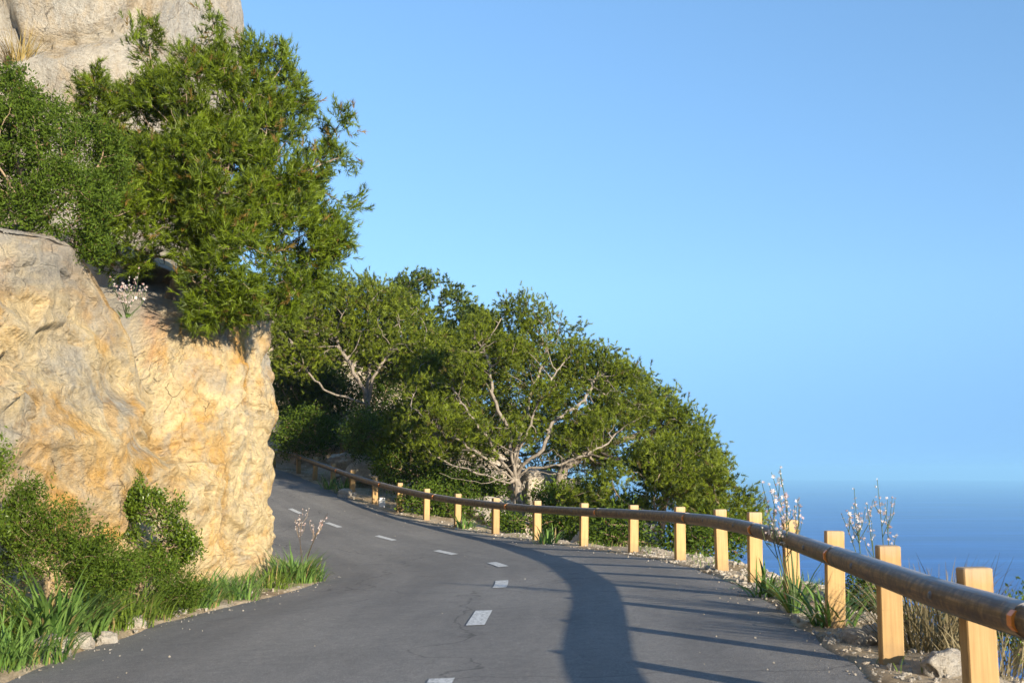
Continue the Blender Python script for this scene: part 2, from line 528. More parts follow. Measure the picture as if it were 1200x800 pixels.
bg = wt.nodes.new('ShaderNodeBackground'); bg.inputs[1].default_value = .124
wo = wt.nodes.new('ShaderNodeOutputWorld')
L = wt.links.new
L(tc.outputs['Generated'], sp.inputs[0])
L(sp.outputs[0], cb.inputs[0]); L(sp.outputs[1], cb.inputs[1]); L(sp.outputs[2], mxn.inputs[0]); mr = wt.nodes.new('ShaderNodeMapRange'); mr.interpolation_type = 'SMOOTHSTEP'
mr.inputs[1].default_value = -.01; mr.inputs[2].default_value = .16; mr.inputs[3].default_value = .125; mr.inputs[4].default_value = 0
ad = wt.nodes.new('ShaderNodeMath'); ad.operation = 'ADD'
L(mxn.outputs[0], mad.inputs[0]); L(mxn.outputs[0], mr.inputs[0]); L(mad.outputs[0], ad.inputs[0]); L(mr.outputs[0], ad.inputs[1]); L(ad.outputs[0], cb.inputs[2])
L(cb.outputs[0], sky.inputs[0]); L(sky.outputs[0], hs.inputs['Color']); L(hs.outputs[0], bg.inputs[0]); L(bg.outputs[0], wo.inputs[0])

# ------------------------------------------------------------------ road layout
POSTS = [(1.55, -3.2, .03), (1.78, -.1, .03), (1.98, 1.9, .03), (2.13, 3.75, .03)]
for px, py, d in [(1152, 842, 5.6), (1045, 785, 7.3), (979, 736, 9.0), (929, 703, 10.8), (885, 682, 12.45), (846, 668, 14.1), (797, 655.5, 16.0), (742, 647.5, 18.1),
                  (684, 641.5, 20.2), (629, 635, 22.1), (580.5, 627, 24.0), (536, 618.6, 25.8), (499.5, 610, 27.6), (468, 601.5, 29.4), (439, 592.5, 31.3), (413, 581, 33.2), (390, 570.6, 35.1), (369, 563, 37.0), (350, 554.5, 38.9)]:
    POSTS.append(tuple(at(px, py, d)))
POSTS += [(-8.1, 40.8, 1.25), (-9.1, 42.6, 1.5)]
POSTS = np.array(POSTS, float)
zs = POSTS[:, 2].copy()
for _ in range(3):
    zs[1:-1] = .25 * zs[:-2] + .5 * zs[1:-1] + .25 * zs[2:]
POSTS[:, 2] = zs

tanp = unit(np.gradient(POSTS[:, :2], axis=0))
leftn = np.stack([-tanp[:, 1], tanp[:, 0]], 1)
RE = np.concatenate([POSTS[:, :2] + leftn * .24, POSTS[:, 2:]], 1)
extra = np.array([[-10.6, 45.0, 1.9], [-13.2, 48.5, 2.4], [-17, 52.5, 3.0]])
RE = np.vstack([[[1.0, -12, 0]], RE, extra])
LE_XY = np.array([(-4.0, -12), (-3.75, -3.2), (-3.65, -.6), (-3.5, 1.3), (-3.42, 3.2), (-3.34, 5.1), (-3.28, 7.0), (-3.24, 8.9), (-3.18, 10.8), (-3.02, 12.3), (-2.84, 13.6), (-2.72, 14.9), (-2.68, 16.1), (-2.78, 17.3), (-3.1, 18.6),
                  (-3.62, 20.0), (-4.3, 21.5), (-5.1, 23.2), (-5.95, 25.0), (-6.8, 26.8), (-7.65, 28.7), (-8.5, 30.6), (-9.4, 32.6), (-10.3, 34.5), (-11.2, 36.4), (-12.1, 38.3), (-13.4, 40.5), (-15.6, 43.5), (-19, 47)])
assert len(LE_XY) == len(RE), (len(LE_XY), len(RE))
bank = np.interp(np.arange(len(RE)), [0, 4, 8, 10, 14, 20, 24, 28], [.12, .14, .22, .28, .30, .24, .15, .1])
LE = np.concatenate([LE_XY, (RE[:, 2] - bank)[:, None]], 1)
NS = 560
REc, LEc = catmull(RE, NS), catmull(LE, NS)
NW = 25
fr = np.linspace(0, 1, NW)
rv = LEc[:, None] * (1 - fr)[None, :, None] + REc[:, None] * fr[None, :, None]
crown = .02 * (1 - (2 * fr - 1) ** 2)
rv[:, :, 2] += crown
mid = rv[:, NW // 2]
sl = np.concatenate([[0], np.cumsum(np.linalg.norm(np.diff(mid, axis=0), axis=1))])
# ragged edges
jl = fbm(np.stack([sl * 1.4, 0 * sl, 0 * sl], 1), 4, 5) * .07
jr = fbm(np.stack([sl * 1.6, 0 * sl + 7, 0 * sl], 1), 4, 6) * .07
acr = unit(REc - LEc)
rv[:, 0] -= acr * jl[:, None]
rv[:, -1] += acr * jr[:, None]
uvr = np.stack(np.broadcast_arrays(fr[None, :], sl[:, None]), -1).reshape(-1, 2)
skl = rv[:, :1] - np.array([0, 0, .16]); skr = rv[:, -1:] - np.array([0, 0, .16])
skl[:, 0] -= acr * .03; skr[:, 0] += acr * .03
rvv = np.concatenate([rv, rv[:, :1], skl, skr, rv[:, -1:]], 1)
uvr = np.stack(np.broadcast_arrays(np.concatenate([fr, [0, 0, 1, 1]])[None, :], sl[:, None]), -1).reshape(-1, 2)
ia = np.arange(NS * (NW + 4)).reshape(NS, NW + 4)


def strip(c0, c1):
    return np.stack([ia[:-1, c0], ia[1:, c0], ia[1:, c1], ia[:-1, c1]], -1).reshape(-1, 4)


rf = np.concatenate([strip(c, c + 1) for c in range(NW - 1)] + [strip(NW + 1, NW), strip(NW + 3, NW + 2)])
road = mesh_np('road', rvv.reshape(-1, 3), rf[:, ::-1], M['asphalt'], smooth=True, uv=uvr)
tag(road, 'grey asphalt mountain road curving left round the cliff', 'road', kind='structure')


def road_pt(i, f):
    """station i (float), fraction f across from the left edge"""
    i0 = int(i); g = i - i0
    l = LEc[i0] * (1 - g) + LEc[i0 + 1] * g
    r = REc[i0] * (1 - g) + REc[i0 + 1] * g
    p = l * (1 - f) + r * f
    p = p + np.array([0, 0, .02 * (1 - (2 * f - 1) ** 2)])
    return p


def dash(i0, i1, f):
    ii = np.linspace(i0, i1, 7)
    w = .075
    V = []
    for i in ii:
        wid = np.linalg.norm(road_pt(i, 0) - road_pt(i, 1))
        for s in (-1, 1):
            V.append(road_pt(i, f + s * w / wid) + np.array([0, 0, .006]))
    n = len(ii)
    Fc = np.array([[2 * k, 2 * k + 1, 2 * k + 3, 2 * k + 2] for k in range(n - 1)])
    o = mesh_np('lane_dash', V, Fc, M['paint'], road)
    return o


# dashes: find the station whose projection is nearest each measured pixel
cand = [(i, f) for i in np.arange(60, NS - 60, .5) for f in np.linspace(.40, .58, 10)]
cp = np.array([pix(road_pt(i, f)) for i, f in cand])
for (px, py) in [(503, 813), (564, 724), (591, 686), (583, 662), (522, 647), (452, 631), (391, 615), (346, 598.5)]:
    k = np.argmin(((cp - (px, py)) ** 2).sum(1))
    i, f = cand[k]
    ds = np.interp(i, np.arange(NS), np.gradient(sl))
    dash(i - .52 / ds, i + .52 / ds, f)

# ------------------------------------------------------------------ ground (one sheet from the hill down into the sea)
SEA = -140.0
xs = np.concatenate([np.arange(-75, -12, 1.6), np.arange(-12, -6, .2), np.arange(-6, 4, .1), np.arange(4, 6, .2), np.arange(6, 16, .5), np.arange(16, 190, 4)])
ys = np.concatenate([np.arange(-25, 0, 1.0), np.arange(0, 4, .25), np.arange(4, 26, .125), np.arange(26, 44, .25), np.arange(44, 150, 2.0)])
gx, gy = np.meshgrid(xs, ys, indexing='ij')
P2 = np.stack([gx.ravel(), gy.ravel()], 1)
MC = (REc + LEc) / 2
TT = unit(np.gradient(MC[:, :2], axis=0))
HWD = np.linalg.norm(REc - LEc, axis=1) / 2


TL = unit(np.gradient(LEc[:, :2], axis=0)); TR = unit(np.gradient(REc[:, :2], axis=0))


def road_frame(P2):
    """signed distance from the centre line (its size counted from the true edges), half width, edge heights"""
    n_ = len(P2)
    lat = np.empty(n_); hw = np.empty(n_); zl = np.empty(n_); zr = np.empty(n_)
    for a in range(0, n_, 8000):
        q = P2[a:a + 8000]
        d = ((q[:, None] - MC[None, ::2, :2]) ** 2).sum(2)
        k = d.argmin(1) * 2
        r = q - MC[k, :2]
        right = TT[k, 1] * r[:, 0] - TT[k, 0] * r[:, 1] > 0
        out = []
        for E, T, sg in ((LEc, TL, -1), (REc, TR, 1)):
            de = ((q[:, None] - E[None, ::2, :2]) ** 2).sum(2)
            ke = de.argmin(1) * 2
            re_ = q - E[ke, :2]
            cr = (T[ke, 1] * re_[:, 0] - T[ke, 0] * re_[:, 1]) * sg
            dist = np.sqrt((re_ ** 2).sum(1))
            near = dist < 1.5
            out.append((np.where(near, cr, np.sign(cr) * dist), E[ke, 2]))
        h = HWD[k]
        lat[a:a + 8000] = np.where(right, h + out[1][0], -(h + out[0][0]))
        hw[a:a + 8000] = h
        zl[a:a + 8000] = out[0][1]; zr[a:a + 8000] = out[1][1]
    return lat, hw, zl, zr


def ground_z(P2):
    P2 = np.atleast_2d(np.asarray(P2, float))
    lat, hw, zl, zr = road_frame(P2)
    X, Y = P2[:, 0], P2[:, 1]
    f = np.clip((lat / hw + 1) / 2, 0, 1)
    zroad = zl * (1 - f) + zr * f
    p3 = np.stack([X, Y, 0 * X], 1)
    n = fbm(p3 * .35, 5, 3); n2 = fbm(p3 * 1.9, 4, 4)
    er = np.maximum(lat - hw, 0); el = np.maximum(-lat - hw, 0)
    tgt = -.40 * X - 1.5 + .03 * (Y - 30) - .03 * np.maximum(X - 3, 0) ** 1.7 - .012 * np.maximum(Y - 70, 0) ** 1.6 + n * .9
    tgt = tgt + np.clip(Y - 36, 0, 30) * .20 * (1 - sstep(-7, 5, X))
    tgt = np.minimum(tgt, zr + 9)
    right = zr + .008 + (tgt - zr) * sstep(.75, 5.0, er) - .10 * sstep(.5, 1.2, er) + n2 * .10 * sstep(.05, .7, er) + n * .25 * sstep(.4, 1.5, er)
    left = zl + .012 + .05 * sstep(.1, .8, el) + 3.1 * sstep(1.7, 3.4, el) + np.maximum(el - 3.0, 0) * .72 + n2 * .05 * sstep(.05, .5, el) + n * .5 * sstep(1.5, 4, el)
    z = np.where(lat > 0, right, left)
    ins = (er == 0) & (el == 0)
    z = np.where(ins, zroad + .014 - .12 * sstep(-.14, .20, hw - np.abs(lat) + n2 * .13), z)
    return np.maximum(z, SEA - 8)


gz = ground_z(P2)
ground = mesh_np('ground', np.stack([P2[:, 0], P2[:, 1], gz], 1), grid_faces(len(xs), len(ys)), M['soil'], smooth=True)
tag(ground, kind='structure')


def gpt(px, d):
    """a point on the ground at photo column px and depth d"""
    x = (px - 600) / F * d
    return np.array([x, d, float(ground_z([[x, d]])[0])])


# sea: concentric rings out to the haze-hidden edge
rr = np.concatenate([[1], np.geomspace(60, 16500, 46)])
aa = np.linspace(0, 2 * math.pi, 128, endpoint=False)
sv = np.stack([rr[:, None] * np.cos(aa), rr[:, None] * np.sin(aa), np.full((len(rr), 128), SEA)], -1)
sea = mesh_np('sea', sv.reshape(-1, 3), grid_faces(len(rr), 128, 0, True), M['sea'], smooth=True)
tag(sea, kind='structure')

# haze: one closed box holding camera, land and sea
hb = 17000
hv = [(x, y, z) for x in (-hb, hb) for y in (-hb, hb) for z in (SEA - 10, 42)]
haze = mesh_np('haze', hv, np.array([[0, 1, 3, 2], [4, 6, 7, 5], [0, 4, 5, 1], [2, 3, 7, 6], [0, 2, 6, 4], [1, 5, 7, 3]]), None)
t = NT('sea_haze')
pv = t.n('VolumePrincipled', ins={'Color': (.35, .69, 1.0), 'Density': 1.75e-4, 'Anisotropy': 0.0})
t.t.links.new(pv.outputs[0], t.out.inputs['Volume'])
haze.data.materials.append(t.m)
tag(haze, kind='stuff')

# ------------------------------------------------------------------ guardrail
gr_root = empty('guardrail', POSTS[5], 'timber guardrail with a round rail on square posts along the outer bend', 'guardrail')
GL = np.array(gr_root.location)


def box_mesh(name, sx, sy, z0, z1, mat, bev=.006):
    x, y, b = sx / 2, sy / 2, bev
    ring = [(-x + b, -y), (x - b, -y), (x, -y + b), (x, y - b), (x - b, y), (-x + b, y), (-x, y - b), (-x, -y + b)]
    V = [(px, py, z0) for px, py in ring] + [(px, py, z1 - b) for px, py in ring] + [(px * (1 - 2 * b / sx), py * (1 - 2 * b / sy), z1) for px, py in ring]
    me = bpy.data.meshes.new(name)
    fs = [[k, (k + 1) % 8, 8 + (k + 1) % 8, 8 + k] for k in range(8)] + [[8 + k, 8 + (k + 1) % 8, 16 + (k + 1) % 8, 16 + k] for k in range(8)] + [list(range(16, 24))]
    me.from_pydata(V, [], fs)
    me.materials.append(mat)
    return me


rnd = random.Random(4)
pm = [box_mesh('post', .132 + rnd.uniform(-.005, .005), .105, -.5, .718 + rnd.uniform(-.010, .010), M['post']) for _ in range(5)]
for k, p in enumerate(POSTS):
    o = bpy.data.objects.new('post', pm[k % 5])
    COL.objects.link(o)
    o.parent = gr_root
    o.location = p - GL
    a = math.atan2(leftn[k, 1], leftn[k, 0])
    o.rotation_euler = (R(rnd.uniform(-1.3, 1.3)), R(rnd.uniform(-1.3, 1.3)), a + R(rnd.uniform(-3, 3)))

RR = .067
RP = np.concatenate([POSTS[:, :2] + leftn * .150, POSTS[:, 2:] + .585], 1)
_t = np.linspace(0, len(RP) - 1, (len(RP) - 1) * 16 + 1)
RL = .7 * np.stack([np.interp(_t, np.arange(len(RP)), RP[:, k]) for k in range(3)], 1) + .3 * catmull(RP, len(_t))
rt = unit(np.gradient(RL, axis=0))
rside = unit(np.cross(rt, np.array([0, 0, 1.0])))
rup = np.cross(rside, rt)
rs = np.concatenate([[0], np.cumsum(np.linalg.norm(np.diff(RL, axis=0), axis=1))])


def rail_section(i0, i1, r):
    k = 28
    ang = np.linspace(0, 2 * math.pi, k + 1)
    prof = np.stack([np.sin(ang), -np.cos(ang)], 1)          # starts at the bottom, goes round by the sea side over the top
    ii = np.arange(i0, i1 + 1)
    C = RL[ii].copy()
    C[0] += rt[ii[0]] * .005; C[-1] -= rt[ii[-1]] * .005
    lump = 1 + .025 * fbm(np.stack([rs[ii] * 2.0, ii * 0 + i0, ii * 0], 1), 3, 8)
    ring = C[:, None] + r * lump[:, None, None] * (prof[None, :, :1] * rside[ii][:, None] + prof[None, :, 1:] * rup[ii][:, None])
    V = ring.reshape(-1, 3)
    U = np.stack(np.broadcast_arrays(rs[ii][:, None], (ang / (2 * math.pi))[None]), -1).reshape(-1, 2)
    Fq = [grid_faces(len(ii), k + 1)]
    n = len(V)
    V = np.vstack([V, C[:1], C[-1:]]); U = np.vstack([U, [[rs[ii[0]], .1]], [[rs[ii[-1]], .1]]])
    a = np.arange(k)
    Fq.append(np.stack([0 * a + n, a + 1, a], 1))
    b = (len(ii) - 1) * (k + 1)
    Fq.append(np.stack([0 * a + n + 1, b + a, b + a + 1], 1))
    return mesh_np('rail_beam', V, Fq, M['rail'], gr_root, smooth=False, uv=U)


def smooth_sides(o):
    me = o.data
    fl = np.array([len(p.vertices) == 4 for p in me.polygons])
    me.polygons.foreach_set('use_smooth', fl)


i = 0
n_r = len(RL) - 1
kk = 0
while i < n_r:
    j = min(i + (24 if i == 0 else 32), n_r)
    smooth_sides(rail_section(i, j, RR * (1 + .03 * ((kk * 7) % 3 - 1))))
    # steel channel behind the timber, an orange reflector on its road side near the joint
    if j < n_r:
        c = RL[j] - rside[j] * (RR * 1.02)
        tx, up, sd = rt[j], rup[j], -rside[j]
        V = []
        for dx in (-.022, .022):
            for dz, ds in ((-.04, -.008), (-.02, .010), (.02, .010), (.04, -.008)):
                V.append(c + tx * dx + up * dz + sd * ds)
        for dx in (-.022, .022):
            for dz, ds in ((-.04, -.05), (.04, -.05)):
                V.append(c + tx * dx + up * dz + sd * ds)
        mesh_np('reflector', V, [np.array([[0, 1, 5, 4], [1, 2, 6, 5], [2, 3, 7, 6], [0, 4, 10, 8], [3, 9, 11, 7]]), np.array([[0, 8, 9], [4, 11, 10]]), np.array([[0, 9, 3], [4, 7, 11]]), np.array([[0, 3, 2, 1], [4, 5, 6, 7]])], M['reflector'], gr_root)
    i = j; kk += 1
# coach bolts through the rail into each post
bmh = bpy.data.meshes.new('bolt')
ang = np.linspace(0, 2 * math.pi, 10, endpoint=False)
bv = [(0, .021 * math.cos(a_), .021 * math.sin(a_)) for a_ in ang] + [(.012, .013 * math.cos(a_), .013 * math.sin(a_)) for a_ in ang]
bmh.from_pydata(bv, [], [[k, (k + 1) % 10, 10 + (k + 1) % 10, 10 + k] for k in range(10)] + [list(range(10, 20))])
bmh.materials.append(M['steel'])
for k in range(len(RP)):
    o = bpy.data.objects.new('bolt', bmh)
    COL.objects.link(o)
    o.parent = gr_root
    j = k * 16
    o.location = RL[j] - rside[j] * (RR * .98) - GL
    o.rotation_euler = (0, 0, math.atan2(leftn[k, 1], leftn[k, 0]))
# flat steel strip running under and behind the round timber
sc = []
for q, (sx, sz) in enumerate([(-.01, -.060), (-.01, -.076), (.06, -.076), (.06, -.060)]):
    sc.append(RL + rside * sx + rup * sz)
sv2 = np.stack(sc, 1)
mesh_np('steel_strip', sv2.reshape(-1, 3), grid_faces(len(RL), 4, 0, True), M['steel'], gr_root)

# ------------------------------------------------------------------ cliff beside the road
FOOT = np.array([(-5.6, -4), (-5.2, 1), (-4.7, 5), (-4.35, 7.5), (-4.1, 9.2), (-3.98, 10.6), (-3.86, 12), (-3.72, 13.5), (-3.52, 15), (-3.38, 16.3), (-3.34, 17.4), (-3.68, 18.6), (-4.4, 20), (-5.3, 21.8), (-6.9, 25), (-9.2, 30)])
rim_px = [(-5, 246, 10.4), (60, 264, 11.4), (112, 296, 12.4), (152, 366, 13.5), (192, 440, 14.8), (236, 396, 15.6), (292, 374, 16.6), (326, 368, 17.4)]
RIM = [(-6.8, -4, 3.2), (-6.0, 2, 3.3), (-5.3, 6, 3.4), (-4.85, 8.6, 3.35)] + [tuple(at(*q)) for q in rim_px] + [(-3.85, 18.7, 3.5), (-4.75, 20.4, 3.8), (-6.9, 24.4, 4.4), (-9.6, 29.6, 5.2)]
RIM = np.array(RIM)
assert len(RIM) == len(FOOT), (len(RIM), len(FOOT))
NU = 900
TPAR = np.minimum(np.interp(np.linspace(0, 1, NU), [0, .07, .90, 1], [0, 4, 11.3, len(RIM) - 1]), len(RIM) - 1 - 1e-9)
Fc_, Rc_ = catmull(FOOT, NU, TPAR), catmull(RIM, NU, TPAR)
fz = np.array([0.0] * NU)
fz[:] = ground_z(Fc_) - .25
foot3 = np.concatenate([Fc_, fz[:, None]], 1)
tg = unit(np.gradient(Rc_[:, :2], axis=0))
# smooth the backward direction so the rows do not cross
tgs = tg.copy()
for _ in range(400):
    tgs[1:-1] = (tgs[:-2] + tgs[1:-1] + tgs[2:]) / 3
back = np.stack([-tgs[:, 1], tgs[:, 0]], 1); back = unit(back)
rows = []
NF = 230
face_out = np.concatenate([-back, 0 * back[:, :1]], 1)
lean = np.interp(TPAR, [0, 4, 6, 8, 9, 10, 11, 15], [.10, .16, .22, .30, .12, .05, .05, .1])
for v in np.linspace(0, 1, NF):
    p = foot3 * (1 - v) + Rc_ * v
    bulge = lean * math.sin(math.pi * v) - .25 * lean * math.sin(2 * math.pi * v)
    rows.append(p + face_out * bulge[:, None])
base_h = 3.3 + .02 * np.linspace(0, NU, NU) / 10
ledge = np.interp(TPAR, [0, 6, 8, 10, 12, 15], [3.6, 3.5, 3.0, 3.45, 3.9, 5.4])
for dd, rise in [(.08, .05), (.2, .09), (.35, .12), (.5, .15), (.7, .18), (.9, .22), (1.1, .27), (1.35, .33), (1.6, .40), (1.9, .5), (2.2, .5), (2.4, -.6)]:
    w = float(sstep(.1, 1.5, dd))
    zz = Rc_[:, 2] * (1 - w) + ledge * w + rise
    rows.append(np.concatenate([Rc_[:, :2] + back * dd, zz[:, None]], 1))
CV = np.stack(rows, 1)                                    # NU, NV, 3
NV = CV.shape[1]
du = np.gradient(CV, axis=0); dv = np.gradient(CV, axis=1)
nn = unit(np.cross(du, dv))
for _ in range(6):                                        # a smooth direction to displace along
    nn[1:-1] = nn[:-2] + nn[1:-1] + nn[2:]; nn[:, 1:-1] = nn[:, :-2] + nn[:, 1:-1] + nn[:, 2:]
    nn = unit(nn)
if (nn[NU // 2, NF // 2] * face_out[NU // 2]).sum() < 0:
    nn = -nn
q = CV.reshape(-1, 3)
uu = np.repeat(TPAR, NV)
flut = sstep(7.0, 9.0, uu)                                # vertical flutes towards the corner
qs = q * np.array([1.0, .40, 1.0])                                   # beds and joints run long along the road
wq = qs + .12 * np.stack([fbm(qs * 1.3, 3, 21), fbm(qs * 1.3, 3, 22), fbm(qs * 1.3, 3, 23)], 1)
rot = np.array([[1, 0, 0], [0, .80, -.60], [0, .60, .80]])
wr = wq @ rot.T
big_f = facets(wr * np.array([.9, .8, .75]), 31, 1.0, .8, .5, 1)
mid_l = facets(wr * np.array([1.7, 1.9, 1.6]), 41, 1.3, .55, .5, 1)
mid_r = facets(wq * np.array([2.2, 2.6, .8]), 43, 1.2, .6, .4, -1)
sml = facets(wr * np.array([4.2, 4.6, 4.0]), 47, 1.3, .5, .5, 1)
tiny = facets(wq * np.array([10, 11, 9.0]), 57, 1.2, .6, .5, -1)
fl = fbm(q * np.array([3.0, 1.3, .36]), 6, 51, .55)
rid = 1 - np.abs(fbm(q * np.array([3.4, 1.6, .5]), 5, 61)) * 2
dis = fbm(qs * .7, 3, 71) * .16 + big_f * .32 * (1 - .5 * flut) + mid_l * .24 * (1 - .6 * flut) + mid_r * .13 * flut + sml * .095 + tiny * .026 + fbm(qs * 3.4, 6, 81, .6) * .045
dis += flut * (fl * .17 + (rid - .5) * .05)
ck = np.abs(fbm(wr * np.array([.9, 1.0, 1.2]), 4, 91))
dis -= .17 * (1 - sstep(.002, .017, ck)) * (1 - .5 * flut) * sstep(-.06, .06, fbm(q * .7, 2, 99))
dis += fbm(q * 14, 3, 95, .6) * .016
vv_ = np.tile(np.concatenate([np.linspace(0, 1, NF), np.full(NV - NF, 1.0)]), NU)
dis -= .55 * np.exp(-((uu - 8.05) / .42) ** 2) * sstep(.45, .95, np.tile(np.concatenate([np.linspace(0, 1, NF), np.full(NV - NF, .9)]), NU))
edge_keep = .45 + .55 * (1 - sstep(.8, 1.0, vv_))
dg = dis.reshape(NU, NV)
for _ in range(2):                                        # take the grid-sized ribs out of the steepest steps
    dg[1:-1] = .25 * dg[:-2] + .5 * dg[1:-1] + .25 * dg[2:]
    dg[:, 1:-1] = .25 * dg[:, :-2] + .5 * dg[:, 1:-1] + .25 * dg[:, 2:]
dis = dg.ravel()
q2 = q + nn.reshape(-1, 3) * (dis * edge_keep)[:, None]
cliff = mesh_np('cliff', q2, grid_faces(NU, NV), M['cliff'], smooth=False)
tag(cliff, 'tall ochre and grey limestone cliff face standing at the inner road edge', 'cliff')


def blob_rock(name, c, rad, mat, seed, sub=5, amp=.3, blocky=.35, freq=1.4, parent=None):
    import bmesh
    bm = bmesh.new()
    bmesh.ops.create_icosphere(bm, subdivisions=sub, radius=1)
    V = np.array([v.co[:] for v in bm.verts]); Fv = np.array([[w.index for w in f.verts] for f in bm.faces])
    bm.free()
    sgn = np.sign(V) * np.abs(V) ** .8
    n = fbm(V * freq + seed * 3.1, 5, seed)
    a, b, cc, pl = worley(V * freq * .9 + seed * 1.7, seed + 3)
    k = 1 + amp * n + blocky * (.5 * (cc - .5) + .9 * pl) - .10 * (1 - sstep(0, .07, b - a)) + .05 * fbm(V * freq * 5, 4, seed + 5)
    return mesh_np(name, np.asarray(c) + sgn * k[:, None] * np.asarray(rad), Fv, mat, parent, smooth=True)


oc = at(95, 10, 24.5)
outcrop = blob_rock('rock_outcrop', oc + np.array([-1.0, 2.5, -.4]), (3.75, 4.2, 6.2), M['outcrop'], 7, 7, .12, .10, 1.1)
tag(outcrop, 'huge pale grey limestone outcrop rising behind the cliff top pine', 'outcrop')

# ------------------------------------------------------------------ trees by space colonisation
def lobes_points(lobes, n, rng, clump=1.2, thr=-.12, seed=0):
    vol = np.array([l[3] * l[4] * l[5] for l in lobes]) ** .75
    cnt = np.maximum((vol / vol.sum() * n * 2.2).astype(int), 8)
    out = []
    for l, c in zip(lobes, cnt):
        u = unit(rng.normal(size=(c, 3)))
        r = rng.random(c) ** (1 / 4.2)
        out.append(np.array(l[:3]) + u * r[:, None] * np.array(l[3:6]))
    P = np.concatenate(out)
    keep = fbm(P * clump, 3, 100 + seed) > thr
    P = P[keep]
    if len(P) > n:
        P = P[rng.permutation(len(P))[:n]]
    return P


def lob(px, py, d, rx, ry, rd=None):
    c = at(px, py, d)
    a, b = rx * d / F, ry * d / F
    return (*c, a, rd or (a + b) / 2, b)


def colonize(trunk, att, step, kill, rng, grav=.0, maxit=260, limbs=()):
    nodes = [np.asarray(p, float) for p in trunk]
    par = [-1] + list(range(len(trunk) - 1))
    stiff = {i: 3 for i in range(int(len(trunk) * .55))}
    for lb in limbs:
        k = int(np.argmin([np.linalg.norm(q - lb[0]) for q in nodes[:len(trunk)]]))
        cur, pk, cnt = nodes[k], k, 0
        tot = sum(max(1, int(np.linalg.norm(b_ - a_) / step)) for a_, b_ in zip([cur] + lb[:-1], lb))
        for b_ in lb:
            a_ = cur
            m = max(1, int(np.linalg.norm(b_ - a_) / step))
            for j in range(1, m + 1):
                nodes.append(a_ + (b_ - a_) * j / m + rng.normal(size=3) * step * .13)
                par.append(pk)
                pk = len(nodes) - 1
                cnt += 1
                if cnt < tot * .4:
                    stiff[pk] = 3
            cur = b_
    N = np.array(nodes)
    act = np.ones(len(att), bool)
    dd = np.linalg.norm(att[:, None] - N[None], axis=2)
    near = dd.argmin(1); nd = dd.min(1)
    born = dict(stiff)
    for it in range(maxit):
        ids = np.where(act)[0]
        if len(ids) < 3:
            break
        k = near[ids]
        dv = unit(att[ids] - N[k])
        acc = np.zeros((len(N), 3))
        np.add.at(acc, k, dv)
        g = np.unique(k)
        dirs = unit(acc[g] + rng.normal(size=(len(g), 3)) * .25 + np.array([0, 0, grav]))
        new = N[g] + dirs * step
        ok = np.array([born.get(int(a), 0) < 3 for a in g])
        if not ok.any():
            break
        for a in g[ok]:
            born[int(a)] = born.get(int(a), 0) + 1
        new, gp = new[ok], g[ok]
        base = len(N)
        N = np.vstack([N, new])
        par += [int(x) for x in gp]
        d = np.linalg.norm(att[ids][:, None] - new[None], axis=2)
        m = d.argmin(1); md = d.min(1)
        upd = md < nd[ids]
        near[ids[upd]] = base + m[upd]; nd[ids[upd]] = md[upd]
        act[ids[nd[ids] < kill]] = False
        # attractors whose nearest node is exhausted
    par = np.array(par)
    return N, par


def skeleton(N, par, step, r_tip, power, r_max=None):
    n = len(N)
    kids = [[] for _ in range(n)]
    for i in range(1, n):
        kids[par[i]].append(i)
    rad = np.zeros(n); hgt = np.zeros(n)
    for i in range(n - 1, -1, -1):
        if not kids[i]:
            rad[i] = r_tip
        else:
            rad[i] = sum(rad[k] ** power for k in kids[i]) ** (1 / power)
            hgt[i] = max(hgt[k] for k in kids[i]) + step
    if r_max:
        s = np.log(r_max / r_tip) / np.log(max(rad[0] / r_tip, 1.01))
        rad = r_tip * (rad / r_tip) ** s
    chains = []
    stack = [(0, None)]
    while stack:
        i, p = stack.pop()
        ch = [p, i] if p is not None else [i]
        while kids[i]:
            ks = sorted(kids[i], key=lambda k: -rad[k])
            for k in ks[1:]:
                stack.append((k, i))
            i = ks[0]
            ch.append(i)
        chains.append(ch)
    return rad, hgt, chains


